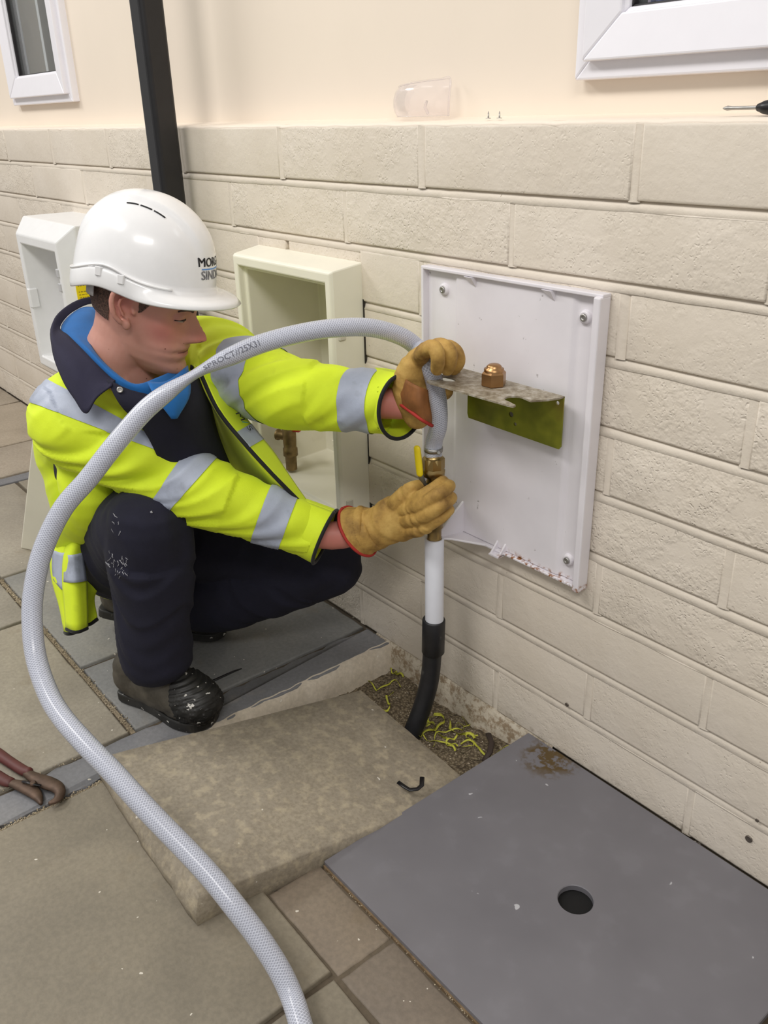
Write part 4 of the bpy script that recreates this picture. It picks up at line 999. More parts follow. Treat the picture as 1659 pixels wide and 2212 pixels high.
for s in (1, -1):
    for k in range(3):
        pts = []
        for j in range(5):
            tt = (k + .08 + .84 * j / 4) / 3; xl = -.028 + .075 * tt
            p = on_helm(helm_pt(xl, s * .056, .30), HELM_ROT @ V(0, 0, -1), .0004)
            if p is not None: pts.append(p)
        if len(pts) == 5: child('vent_slot', MB().tube(pts, [(.0012, .0022)] * 5, 8, True, HELM_ROT @ V(0, 0, 1)), M_vent, helm)
    # rain gutter bead
    pts = []
    for k in list(range(14, 49)):
        kk = k if s > 0 else (96 - k) % 96
        pts.append(helm_pt(*hprof[kk][31]) + (HELM_ROT @ V(0, 0, .002 + .006 * math.exp(-((k - 27) / 4) ** 2))))
    child('gutter', MB().tube(pts, .0022, 8), M_helm, helm)
    for kk in (24, 29):
        q = hprof[kk if s > 0 else 96 - kk][31]; c0 = helm_pt(*q); nd = (HELM_ROT @ V(q.x * .5, q.y, 0)).normalized()
        child('clip', bevel(MB().hexa([c0 + HELM_ROT @ V(sx * .007, 0, sz) + nd * dn for sz in (-.012, .003) for sx, dn in ((-1, .0), (1, .0), (.7, .004), (-.7, .004))]), .0008, 1), M_helm, helm)
def wrap_text(body, size, cx, cz, bold, m, name, aim=V(1, 0, 0), dist=.4, zl=0.0):
    """print wrapped onto the front of the shell"""
    me = text_mesh(body, size, 0, bold); bm = bmesh.new(); bm.from_mesh(me)
    for dx in (-.0005, .0005, .0010):          # heavier strokes
        n0 = len(bm.verts); bm.from_mesh(me); bm.verts.ensure_lookup_table()
        for v in bm.verts[n0:]: v.co.x += dx; v.co.y += dx * .4
    for v in bm.verts:
        a = (v.co.x + cx) / .125          # to the worker's left as read from the front
        o = helm_pt(0, 0, cz + v.co.y + .012 * 0); d = HELM_ROT @ V(math.cos(a), math.sin(a) , 0)
        r = HELM.ray_cast(o + d * .4, -d); v.co = (r[0] + d * .0007) if r[0] is not None else o + d * .13
    child(name, bm, m, helm)
wrap_text('MORGAN', .0222, 0.0, .0765, True, simple('print_black', (30, 30, 34), .5), 'printed_name')
wrap_text('SINDALL', .0222, 0.0, .0535, True, simple('print_grey', (128, 128, 134), .5), 'printed_name')
bm = bmesh.new(); n = 24
for i in range(n + 1):
    for zz in (.0640, .0662):
        a = (-.044 + .088 * i / n) / .125; d = HELM_ROT @ V(math.cos(a), math.sin(a), 0); o = helm_pt(0, 0, zz); r = HELM.ray_cast(o + d * .4, -d); bm.verts.new(r[0] + d * .0007)
bm.verts.ensure_lookup_table()
for i in range(n): bm.faces.new([bm.verts[2 * i], bm.verts[2 * i + 2], bm.verts[2 * i + 3], bm.verts[2 * i + 1]])
child('printed_line', bm, simple('print_blue', (92, 150, 220), .5), helm)
rows = [[helm_pt(-.06 - .045 * math.cos(q) - .0, .082 * math.sin(q), z) for q in np.linspace(-1.35, 1.35, 9)] for z in (.035, .012, -.016 )]
child('nape_strap', sheet(rows, 4, 4, .002), simple('grey_strap', (182, 180, 180), .5), helm)
# ------------------------------------------------------------------ cloth helpers
def wrinkle(me, segs, seed=0.0):
    """folds across each limb: segs = (a, b, radius, amplitude, along-frequency)"""
    co = get_co(me); no = get_no(me); out = co.copy()
    for i in range(len(co)):
        p = Vector(co[i]); amp = 0; best = 9; bt = None
        for a, b, r, am, fr in segs:
            ab = b - a; tt = max(0, min(1, (p - a).dot(ab) / ab.length_squared)); d = (p - (a + ab * tt)).length / r
            if d < best: best = d; bt = (a, ab, tt, am, fr)
        a, ab, tt, am, fr = bt; ax = ab.normalized(); al = (p - a).dot(ax); q = p - a - ax * al
        n1 = noise.noise(Vector((al * fr + 6 * noise.noise(q * 5 + Vector((seed, 0, 0))), q.x * 4 + seed, q.z * 4)) )
        n2 = noise.noise(p * 9 + Vector((seed * 3, 1, 2)))
        sh = 1 - abs(n1) * 2
        out[i] += no[i] * (am * (0.7 * n1 + 0.55 * max(-.6, sh)) + am * .6 * n2)
    set_co(me, out)
def fabric(name, rgb, rough=.8, var=.05, nscale=25, dirt=None, dth=(.62, .8), dscale=14, sheen=.1, flecks=None, fl=(.765, .78)):
    t = NT(name); c = srgb(*rgb); lo = tuple(x * (1 - var) for x in c[:3]) + (1,); hi = tuple(min(1, x * (1 + var)) for x in c[:3]) + (1,)
    col = t.ramp(t.noise(nscale), [(.3, lo), (.7, hi)])
    if dirt: col = t.mix(t.ramp(t.noise(dscale, 6), [(dth[0], 0), (dth[1], .65)]), col, srgb(*dirt))
    if flecks: col = t.mix(t.ramp(t.noise(90, 2, .5), [(fl[0], 0), (fl[1], 1)]), col, srgb(*flecks))
    t.set(color=col, rough=rough, sheen=sheen, normal=t.bump(t.math('ADD', t.noise(900, 1), t.math('MULTIPLY', t.noise(45, 3), 1.5)), .25, .0012)); return t.m
M_navy = fabric('navy_cotton', (23, 23, 41), .9, .15, sheen=.0, dirt=(34, 34, 46))
M_collar = fabric('navy_collar_cotton', (36, 34, 56), .9, .08, sheen=0)
M_tee = fabric('blue_tshirt', (14, 98, 168), .85, .08)
M_hi = fabric('fluorescent_yellow', (220, 241, 42), .75, .03, dirt=(150, 158, 36), dth=(.64, .85), dscale=9, sheen=.05)
M_refl = fabric('silver_reflective_tape', (172, 180, 198), .45, .08, dirt=(126, 130, 142), dth=(.56, .72), dscale=20, sheen=0)
M_trim = fabric('black_binding', (18, 18, 20), .8, .1)
# ------------------------------------------------------------------ coveralls
FT = V(1, -.06, .12).normalized()
cp = [limb([PEL + V(-.01, 0, -.02), PEL + V(.02, 0, .08), CHE + V(.01, 0, 0), CHE.lerp(NEC, .55) + V(.01, 0, 0), NEC + V(-.005, 0, .0)],
           [(.13, .138), (.128, .140), (.125, .15), (.11, .145), (.075, .09)], 36, 6, FT)]
cp.append(limb([PEL + V(0, -.03, 0), RHI + V(.04, -.01, .01), RHI.lerp(RKN, .6), RKN + V(-.005, 0, -.005)],
              [(.10, .095), (.104, .098), (.098, .094), (.074, .076)], 30, 6, (0, 0, 1)))
cp.append(limb([RKN + V(0, 0, .004), RKN.lerp(RAN, .25), RKN.lerp(RAN, .6), RAN, RAN + V(.002, 0, -.020)], [(.076, .078), (.080, .078), (.076, .072), (.070, .068), (.069, .067)], 30, 6, (1, 0, 0)))
cp.append(limb([PEL + V(0, .05, 0), LHI + V(.04, .0, .01), LHI.lerp(LKN, .5), LHI.lerp(LKN, .85), LKN], [(.105, .105), (.108, .105), (.095, .095), (.08, .08), (.068, .070)], 30, 6, (0, 0, 1)))
cp.append(limb([LKN, LKN.lerp(LAN, .3), LKN.lerp(LAN, .7), LAN + V(-.01, 0, .01)], [(.068, .070), (.072, .070), (.068, .066), (.06, .06)], 26, 6, (0, 0, 1)))
cov = union(cp, .0052, 5, .5)
wrinkle(cov, [(PEL, NEC, .13, .007, 16), (RHI, RKN, .10, .008, 20), (RKN, RAN, .075, .0095, 22), (LHI, LKN, .095, .007, 18), (LKN, LAN, .07, .007, 20)], 1.3)
cov.materials.append(M_navy); cover = child('coverall', cov, M_navy, person, 'dark navy coverall with paint marks on the knee')
COVB = BVHTree.FromPolygons([tuple(v) for v in get_co(cov)], [tuple(p.vertices) for p in cov.polygons])
# paint smears on the knee
M_smear = simple('white_paint_smear', (158, 158, 164), .7, var=.1)
random.seed(21)
def stroke(x, y, a, L, w):
    pts = []
    for k in range(5):
        t_ = k / 4 - .5; qx, qy = x + math.cos(a) * L * t_ + random.uniform(-1, 1), y + math.sin(a) * L * t_ + random.uniform(-1, 1)
        d = (px(qx, qy, d=1.0) - Vector(CAM)).normalized(); r = COVB.ray_cast(Vector(CAM), d)
        if r[0] is None: return None
        pts.append(r[0] + r[1] * .0003)
    if max((pts[i + 1] - pts[i]).length for i in range(4)) > .02: return None
    return MB().tube(pts, [(.0004, w * .5), (.0005, w), (.0005, w * .8), (.0005, w), (.0003, w * .4)], 6, True, (0, -.4, 1))
for i in range(40):
    cl = random.choice(((252, 1218, 13, 12), (240, 1215, 9, 7), (262, 1240, 9, 8), (250, 1130, 16, 14), (268, 1215, 5, 5)))
    s_ = stroke(random.gauss(cl[0], cl[2]), random.gauss(cl[1], cl[3]), random.uniform(.7, 2.3), random.uniform(4, 13), random.uniform(.0004, .0011))
    if s_: child('paint_smear', s_, M_smear, cover)
s_ = stroke(327, 1106, .4, 6, .003)
if s_: child('paint_smear', s_, M_smear, cover)
# ------------------------------------------------------------------ jacket
jt = [limb([PEL + V(-.03, .005, -.03), PEL + V(-.035, .005, .05), CHE + V(-.045, .0, -.06), CHE + V(-.04, -.005, .06), NEC + V(-.05, -.005, -.06), NEC + V(-.035, 0, .012)],
           [(.12, .150), (.125, .152), (.13, .156), (.12, .160), (.095, .145), (.055, .085)], 36, 6, FT)]
jt.append(limb([NEC + V(-.03, -.03, -.03), RSH + V(0, .01, 0), RSH.lerp(REL, .25), RSH.lerp(REL, .6), REL, REL.lerp(RCU, .4), REL.lerp(RCU, .7), RCU], [(.075, .085), (.087, .092), (.086, .086), (.074, .072), (.064, .062), (.058, .056), (.053, .051), (.049, .049)], 32, 7, (0, 0, 1)))
jt.append(limb([NEC + V(-.03, .03, -.03), LSH, LSH.lerp(LEL, .45), LEL, LEL.lerp(LCU, .4), LEL.lerp(LCU, .8), LCU], [(.07, .08), (.082, .085), (.074, .072), (.064, .064), (.057, .057), (.053, .053), (.051, .051)], 32, 7, (0, 0, 1)))
# right front panel laid over the chest
jt.append(limb([NEC + V(.035, -.095, -.04), CHE + V(.085, -.115, .08), CHE + V(.095, -.12, -.02), PEL + V(.05, -.14, .10)], [(.04, .05), (.045, .055), (.05, .06), (.05, .06)], 24, 6, FT))
jk = union(jt, .0048, 4, .5)
wrinkle(jk, [(PEL, NEC, .15, .005, 14), (RSH, REL, .08, .0135, 24), (REL, RCU, .056, .0070, 22), (LSH, LEL, .072, .010, 20), (LEL, LCU, .056, .0070, 20)], 4.2)
def open_end(me, c, ax, rad):
    bm = bmesh.new(); bm.from_mesh(me); ax = ax.normalized()
    bad = [v for v in bm.verts if (v.co - c).length < rad and (v.co - c).dot(ax) > 0]
    bmesh.ops.delete(bm, geom=bad, context='VERTS'); bm.to_mesh(me); bm.free(); me.update()
open_end(jk, RCU - (RCU - REL).normalized() * .012, RCU - REL, .12); open_end(jk, LCU - (LCU - LEL).normalized() * .012, LCU - LEL, .12)
jk.materials.append(M_hi); jacket = child('jacket', jk, M_hi, person, 'fluorescent yellow high visibility jacket with silver reflective bands')
def seg_d(p, a, b):
    ab = b - a; tt = max(0, min(1, (p - a).dot(ab) / ab.length_squared)); return (p - (a + ab * tt)).length
def band(a, b, t0, t1, rmax, name='reflective_strip', m=M_refl, tilt0=V(0, 0, 0), off=.0016, others=()):
    ax = (b - a).normalized(); c0, c1 = a.lerp(b, t0), a.lerp(b, t1); n_ = (ax + tilt0).normalized()
    lo, hi = c0 - ax * .05, c1 + ax * .05
    me = patch(jk, [(c0, -n_), (c1, n_)], lambda p: seg_d(p, lo, hi) < rmax, off)
    return child(name, me, m, jacket)
band(REL, RCU, .52, .74, .085, tilt0=V(.1, 0, 0))
band(LSH, LEL, .50, .78, .11, tilt0=V(-.1, 0, .25)); band(LEL, LCU, .56, .82, .085)
# cuffs: open sleeve ends
def cuff(c, ax, r, L, up):
    ax = ax.normalized(); u = (Vector(up) - ax * Vector(up).dot(ax)).normalized(); w = ax.cross(u)
    rows = [[c + ax * s + (u * math.cos(q) * r * 1.05 + w * math.sin(q) * r * .95) * k for q in np.linspace(0, 2 * math.pi, 13)] for s, k in ((-.050, .95), (-.018, 1.0), (L * .4, 1.03), (L, 1.02))]
    child('cuff', sheet(rows, 4, 3, .0025), M_hi, jacket)
    pts = catmull(rows[-1], 5); child('cuff_binding', MB().tube([Vector(p) for p in pts], .0036, 8), M_trim, jacket)
cuff(RCU, RCU - REL + V(.02, -.06, .02), .0535, .012, (0, 0, 1)); cuff(LCU, LCU - LEL + V(.03, -.1, 0), .0555, .020, (0, 0, 1))
# band over the right shoulder and down the chest, band round the back
def cut(p, q, sgn):
    A_, B_ = px(*p, d=1.5), px(*q, d=1.5); n_ = (A_ - Vector(CAM)).cross(B_ - Vector(CAM)).normalized(); return (A_, n_ * sgn)
up_cut, lo_cut = cut((110, 824), (261, 905), 1), cut((106, 884), (247, 938), 1)
sgn = 1 if (px(200, 800, d=1.5) - up_cut[0]).dot(up_cut[1]) > 0 else -1
child('reflective_strip', patch(jk, [(up_cut[0], up_cut[1] * sgn), (lo_cut[0], lo_cut[1] * -sgn)], lambda p: p.z > .45 and p.y < -.40 and p.x < -1.38, .0018), M_refl, jacket)
e_l, e_r = cut((398, 980), (350, 1050), 1), cut((442, 1018), (388, 1078), 1)
sg = 1 if (px(300, 1000, d=1.6) - e_l[0]).dot(e_l[1]) > 0 else -1
child('reflective_strip', patch(jk, [(e_l[0], e_l[1] * sg), (e_r[0], e_r[1] * -sg)], lambda p: (p - REL).length < .125 and p.y < -.30, .0018), M_refl, jacket)
# left front flap hanging open
fr = [[px(422, 785, d=1.66), px(430, 800, d=1.62), px(446, 800, d=1.66)],
      [px(446, 880, d=1.74), px(472, 888, d=1.60), px(512, 880, d=1.66)],
      [px(452, 960, d=1.77), px(528, 958, d=1.60), px(568, 950, d=1.67)],
      [px(492, 1035, d=1.77), px(590, 1026, d=1.62), px(618, 1022, d=1.67)],
      [px(560, 1075, d=1.72), px(655, 1092, d=1.65), px(664, 1086, d=1.67)]]
flap_in = [[r[0], r[0].lerp(r[1], .5) + V(-.03, .01, 0), r[1]] for r in fr]; flap_out = [[r[1], r[1].lerp(r[2], .5) + V(.004, -.004, 0), r[2]] for r in fr]
wob = lambda p: .004 * noise.noise(Vector(p) * 14)
child('front_lining', sheet(flap_in, 5, 6, .003, wob), fabric('yellow_lining', (196, 206, 34), .8, .05), jacket)
fo = sheet(flap_out, 5, 6, .003, wob); child('front_flap', fo, M_hi, jacket)
child('binding', MB().tube([Vector(p) for p in catmull([r[1] for r in fr], 6)], .0042, 8), M_trim, jacket)
u_c, l_c = cut((500, 940), (560, 905), 1), cut((522, 976), (585, 940), 1)
sg = 1 if (px(480, 880, d=1.6) - u_c[0]).dot(u_c[1]) > 0 else -1
child('reflective_strip', patch(fo, [(u_c[0], u_c[1] * sg), (l_c[0], l_c[1] * -sg)], None, .0012), M_refl, jacket)
for body_t, u, m in (('M', .33, M_trim), ('/', .375, simple('print_teal', (0, 150, 160), .5)), ('S', .42, M_trim)):
    me = text_mesh(body_t, .026, 0, True); i = u * 4; k = int(i); f_ = i - k
    P1 = fr[k][1].lerp(fr[k + 1][1], f_); P2 = fr[k][2].lerp(fr[k + 1][2], f_); dn = (fr[k + 1][1] - fr[k][1]).normalized(); ac = (P2 - P1).normalized(); nn_ = dn.cross(ac).normalized()
    if nn_.dot(Vector(CAM) - P1) < 0: nn_ = -nn_
    c0 = P1.lerp(P2, .55) + nn_ * .009; bm = bmesh.new(); bm.from_mesh(me); upv_ = nn_.cross(dn).normalized()
    for v in bm.verts: v.co = c0 + dn * v.co.x + upv_ * v.co.y
    child('printed_mark', bm, m, jacket)
# tail of the jacket hanging behind the thigh
def tail(pts, m=M_hi, thick=.003):
    me = sheet(pts, 5, 6, thick, lambda p: .003 * noise.noise(Vector(p) * 18)); return child('tail', me, m, jacket)
d0 = 1.80
T2 = [[px(150, 1085, d=d0), px(165, 1090, d=d0 - .03), px(190, 1080, d=d0)], [px(113, 1185, d=d0), px(140, 1190, d=d0 - .03), px(160, 1170, d=d0)], [px(113, 1240, d=d0), px(135, 1265, d=d0 - .02), px(150, 1255, d=d0)], [px(142, 1366, d=d0), px(150, 1368, d=d0 - .02), px(172, 1362, d=d0)]]
T1 = [[px(165, 1120, d=d0 - .03), px(180, 1130, d=d0 - .05), px(195, 1120, d=d0 - .02)], [px(140, 1200, d=d0 - .03), px(155, 1200, d=d0 - .055), px(180, 1195, d=d0 - .03)], [px(138, 1260, d=d0 - .03), px(160, 1262, d=d0 - .055), px(188, 1258, d=d0 - .03)], [px(145, 1358, d=d0 - .03), px(165, 1364, d=d0 - .05), px(188, 1356, d=d0 - .03)]]
T3 = [[px(185, 1240, d=d0 + .03), px(200, 1250, d=d0 + .03), px(225, 1255, d=d0 + .04)], [px(188, 1300, d=d0 + .02), px(196, 1298, d=d0 + .03), px(203, 1290, d=d0 + .04)], [px(186, 1350, d=d0 + .01), px(196, 1346, d=d0 + .02), px(210, 1336, d=d0 + .03)]]
for T in (T1, T2, T3):
    tail(T); child('binding', MB().tube([Vector(p) for p in catmull(T[-1], 5)], .0052, 8), M_trim, jacket)
for T, a, b in ((T1, .98, 1.95), (T2, 1.05, 2.1)):
    rows = []
    for q in np.linspace(a, b, 4):
        k = min(2, int(q)); f_ = q - k; cc = [T[k][j].lerp(T[k + 1][j], f_) for j in range(3)]; rows.append([c_ + (Vector(CAM) - c_).normalized() * .0075 for c_ in cc])
    child('reflective_strip', sheet(rows, 4, 3, .0012), M_refl, jacket)
# back panel edge between arm and tail
BK = [[px(118, 1000, d=1.78), px(150, 1020, d=1.72), px(200, 1050, d=1.70)], [px(125, 1060, d=1.80), px(165, 1075, d=1.74), px(215, 1075, d=1.72)], [px(140, 1130, d=1.82), px(160, 1140, d=1.76), px(182, 1130, d=1.76)]]
tail(BK)
# ------------------------------------------------------------------ collar, t-shirt
CI = [px(250, 822, d=1.495), px(236, 812, d=1.495), px(205, 782, d=1.50), px(178, 754, d=1.52), px(148, 724, d=1.555), px(130, 706, d=1.60), px(160, 672, d=1.67), px(214, 655, d=1.74), px(310, 680, d=1.77), px(390, 760, d=1.72), px(412, 800, d=1.66)]
CO = [px(240, 832, d=1.475), px(206, 860, d=1.47), px(184, 893, d=1.475), px(160, 862, d=1.485), px(134, 820, d=1.50), px(112, 755, d=1.54), px(117, 692, d=1.62), px(195, 646, d=1.74), px(310, 665, d=1.79), px(402, 750, d=1.75), px(434, 800, d=1.68)]
CMID = [a.lerp(b, .5) + V(.006, -.008, .010) * w_ for a, b, w_ in zip(CI, CO, (.2, .4, .6, 1, 1, 1, 1, 1, 1, 1, 1))]
child('collar', sheet([CI, CMID, CO], 6, 5, .003), M_collar, cover, 'wide navy collar turned down')
PLK = [[px(230, 820, d=1.484), px(300, 848, d=1.488), px(372, 850, d=1.52), px(420, 800, d=1.62)], [px(258, 872, d=1.480), px(340, 880, d=1.498), px(410, 885, d=1.55), px(448, 860, d=1.64)], [px(312, 930, d=1.525), px(370, 935, d=1.54), px(430, 950, d=1.585), px(470, 940, d=1.66)], [px(352, 1010, d=1.58), px(400, 1015, d=1.59), px(450, 1015, d=1.63), px(500, 1015, d=1.70)]]
child('front_placket', sheet(PLK, 4, 5, .003), M_navy, cover)
for p in ((259, 842), (392, 868), (395, 978)):
    c0 = px(*p, d=1.4755 if p[0] < 300 else (1.535 if p[1] < 900 else 1.575)); child('snap_button', MB().lathe(c0, Vector(CAM) - c0, [(0, .0055), (.0015, .0055), (.002, .004), (.001, .002)], 14), M_steel, cover)
TEE_I = [px(392, 792, d=1.60), px(340, 815, d=1.54), px(292, 829, d=1.505), px(247, 802, d=1.51), px(208, 762, d=1.53), px(196, 733, d=1.565), px(214, 704, d=1.62), px(220, 680, d=1.68), px(320, 690, d=1.74), px(400, 760, d=1.68)]
TEE_O = [px(404, 850, d=1.58), px(352, 868, d=1.53), px(290, 852, d=1.505), px(236, 818, d=1.503), px(180, 758, d=1.528), px(131, 711, d=1.60), px(168, 668, d=1.68), px(214, 664, d=1.73), px(320, 682, d=1.77), px(412, 765, d=1.70)]
tee = child('t_shirt', sheet([TEE_I, [a.lerp(b, .5) + V(.003, -.003, .006) for a, b in zip(TEE_I, TEE_O)], TEE_O], 6, 4, .003), M_tee, person, 'bright blue t-shirt at the neck')
TF = [[px(318, 826, d=1.495), px(360, 824, d=1.515), px(405, 790, d=1.57)], [px(335, 858, d=1.478), px(375, 858, d=1.498), px(410, 850, d=1.535)], [px(370, 905, d=1.492), px(378, 905, d=1.496), px(382, 903, d=1.502)]]
child('t_shirt_front', sheet(TF, 5, 5, .002), M_tee, tee)
# ------------------------------------------------------------------ boots
t = NT('worn_dark_leather'); col = t.ramp(t.noise(26, 5), [(.3, srgb(58, 54, 47)), (.7, srgb(94, 88, 77))]); col = t.mix(t.ramp(t.noise(70, 3), [(.735, 0), (.75, 1)]), col, srgb(205, 202, 194))
t.set(color=col, rough=.6, normal=t.bump(t.noise(120, 4), .35, .0015)); M_boot = t.m
t = NT('worn_black_rubber'); col = t.ramp(t.noise(30, 4), [(.3, srgb(28, 28, 27)), (.7, srgb(48, 47, 45))]); col = t.mix(t.ramp(t.noise(75, 3), [(.665, 0), (.68, 1)]), col, srgb(214, 211, 204)); t.set(color=col, rough=.5); M_sole = t.m
def boot(heel, toe, ank, pitch_up=0.0):
    """upper, ribbed toe cap and sole; heel and toe are ground contact points"""
    L = (toe - heel).length; fw = (toe - heel).normalized(); sd = fw.cross(V(0, 0, 1)).normalized(); upn = sd.cross(fw).normalized()
    def P(a, s, h): return heel + fw * (a * L) + sd * s + upn * h
    ps = [limb([P(.10, 0, .055), P(.30, 0, .058), P(.55, 0, .056), P(.75, 0, .050), P(.90, 0, .045)], [(.052, .040), (.056, .045), (.055, .049), (.050, .053), (.042, .047)], 26, 6, upn)]
    ps.append(limb([P(.14, 0, .06), P(.20, 0, .10), ank + V(0, 0, .015)], [(.045, .05), (.046, .050), (.046, .047)], 24, 6, fw))
    me = union(ps, .0042, 4, .5); co = get_co(me); h0 = np.array(heel); u_ = np.array(upn)
    hh = (co - h0) @ u_; co += np.outer(np.maximum(0, .014 - hh), u_); set_co(me, co)
    wrinkle(me, [(P(.1, 0, .05), P(.9, 0, .05), .05, .0025, 26)], 7.7)
    r = child('boot', me, M_boot, person)
    capm = patch(me, [(P(.80, 0, .03), -(fw * .9 + upn * .35).normalized())], None, .002)
    co = get_co(capm); no = get_no(capm); lat = (co - h0) @ np.array(fw); hgt = (co - h0) @ u_
    co += no * (.0022 * np.sin((hgt - .25 * lat) * 2 * math.pi / .0085))[:, None]; set_co(capm, co)
    child('toe_cap', capm, M_sole, r)
    ol = [(-.02, .0), (0, .030), (.10, .036), (.30, .034), (.5, .040), (.70, .050), (.85, .047), (.95, .034), (1.0, .0)]
    loop = [P(a, s, 0) for a, s in ol] + [P(a, -s, 0) for a, s in ol[-2:0:-1]]
    loop = [Vector(p) for p in catmull(loop + [loop[0]], 4)[:-1]]
    child('sole', bevel(MB().prism(loop, upn * .022), .003, 2, .8), M_sole, r)
    return r, P
b1, Pb = boot(px(278, 1494, Z=.002), px(462, 1566, Z=.002), RBO)
M_lace = simple('dark_lace', (36, 30, 28), .8)
for k in range(3): child('lace', MB().tube([Pb(.42 + .07 * k, -.03, .094 - .008 * k), Pb(.44 + .07 * k, 0, .108 - .010 * k), Pb(.42 + .07 * k, .03, .094 - .008 * k)], .003, 8), M_lace, b1)
boot(px(225, 1318, Z=.055), px(488, 1372, Z=.004), LAN)
# ------------------------------------------------------------------ gloves
t = NT('tan_leather_glove'); col = t.ramp(t.noise(22, 6, .6), [(.25, srgb(112, 80, 36)), (.5, srgb(182, 144, 74)), (.75, srgb(214, 178, 102))]); t.set(color=col, rough=.75, normal=t.bump(t.math('ADD', t.noise(55, 4), t.math('MULTIPLY', t.noise(240, 2), .4)), .5, .002)); M_glove = t.m
M_hem = simple('red_glove_hem', (170, 44, 36), .7)
def chain(pts, r): return limb(pts, [(a, a) for a in r], 14, 5)
gp_ = []
K = lambda x, y, Y: px(x, y, Y=Y)
gp_.append(limb([K(781, 1146, -.186), K(798, 1145, -.176), K(822, 1138, -.165), K(850, 1125, -.148), K(880, 1112, -.132), K(898, 1108, -.122)], [(.049, .043), (.043, .036), (.041, .031), (.046, .028), (.044, .024), (.036, .018)], 28, 6, (0, 0, 1)))
FG = [([(868, 1086, -.138), (900, 1078, -.140), (930, 1060, -.130), (952, 1044, -.108), (958, 1038, -.085)], .0115),
      ([(868, 1102, -.145), (908, 1092, -.148), (945, 1068, -.135), (968, 1052, -.108), (970, 1048, -.082)], .0122),
      ([(868, 1125, -.145), (912, 1116, -.148), (950, 1094, -.135), (972, 1078, -.106), (974, 1074, -.080)], .0120),
      ([(866, 1146, -.138), (905, 1144, -.142), (945, 1124, -.130), (968, 1104, -.104), (970, 1100, -.080)], .0112)]
for pts, r in FG: gp_.append(chain([K(*p) for p in pts], [r * 1.08, r * 1.1, r, r * .95, r * .8]))
gp_.append(chain([K(836, 1112, -.152), K(862, 1080, -.148), K(887, 1055, -.138), K(906, 1050, -.118)], [.017, .015, .0125, .0115]))
gme = union(gp_, .0024, 1, .45)
wrinkle(gme, [(K(768, 1148, -.19), K(880, 1112, -.13), .04, .0028, 55), (K(880, 1112, -.13), K(965, 1060, -.1), .03, .0014, 50)], 9.1)
open_end(gme, K(790, 1142, -.181), K(768, 1148, -.190) - K(800, 1140, -.176), .09)
gme.materials.append(M_glove); gl = child('glove', gme, M_glove, person, 'tan leather glove gripping the valve')
ax = (K(800, 1136, -.177) - K(768, 1146, -.190)).normalized(); c0 = K(778, 1146, -.188); u = (V(0, 0, 1) - ax * ax.z).normalized(); w = ax.cross(u)
def gring(c, a_, b_, t_): return [c + u * (a_ * math.cos(q)) + w * (b_ * math.sin(q)) + ax * (t_ * math.cos(q)) for q in np.linspace(0, 2 * math.pi, 17)]
g_rows = [gring(c0 - ax * .006, .052, .043, -.010), gring(c0 + ax * .006, .048, .041, -.006), gring(K(797, 1143, -.178), .0445, .0385, 0), gring(K(815, 1140, -.168), .0405, .033, 0)]
child('gauntlet', sheet(g_rows, 3, 4, .0025, lambda p: .0022 * noise.noise(Vector(p) * 60)), M_glove, gl)
child('hem', MB().tube([Vector(p) for p in catmull(g_rows[0], 4)], .0032, 8), M_hem, gl)
hp = []
hp.append(limb([K(905, 900, -.120), K(892, 862, -.128), K(888, 825, -.128), K(900, 790, -.122), K(918, 768, -.112)], [(.026, .022), (.031, .028), (.032, .027), (.030, .023), (.024, .018)], 26, 6, (0, -1, 0)))
LF = [([(900, 785, -.125), (920, 757, -.143), (939, 752, -.148), (946, 774, -.148), (944, 798, -.136)], .0125),
      ([(905, 775, -.105), (942, 750, -.112), (966, 754, -.117), (972, 777, -.113), (966, 798, -.104)], .0130),
      ([(912, 772, -.085), (958, 752, -.088), (982, 758, -.088), (990, 780, -.083), (980, 798, -.080)], .0122),
      ([(915, 778, -.075), (950, 768, -.068), (975, 775, -.062), (984, 794, -.058), (974, 806, -.058)], .0110)]
for pts, r in LF: hp.append(chain([K(*p) for p in pts], [r * 1.05, r * 1.1, r, r * .95, r * .85]))
hp.append(chain([K(895, 840, -.115), K(925, 850, -.085), K(952, 852, -.070), K(965, 845, -.068)], [.016, .015, .0135, .012]))
hme_ = union(hp, .0024, 1, .45)
wrinkle(hme_, [(K(905, 900, -.12), K(900, 790, -.122), .035, .003, 50), (K(915, 775, -.1), K(985, 785, -.1), .03, .0015, 45)], 2.1)
hme_.materials.append(M_glove); gl2 = child('glove', hme_, M_glove, person, 'tan leather glove wrapped around the hose')
CU = [[K(868, 812, -.142), K(850, 838, -.152), K(848, 862, -.150)], [K(885, 825, -.160), K(878, 862, -.168), K(880, 884, -.162)], [K(905, 835, -.162), K(905, 875, -.168), K(910, 906, -.160)], [K(925, 842, -.142), K(930, 885, -.144), K(934, 920, -.137)]]
child('gauntlet', sheet(CU, 5, 5, .003, lambda p: .003 * noise.noise(Vector(p) * 40)), simple('brown_glove_leather', (132, 84, 42), .7, var=.25, nscale=40, bump=.4, bscale=120), gl2)
child('hem', MB().tube([Vector(p) for p in catmull([c[-1] for c in CU], 5)], .0032, 8), M_hem, gl2)
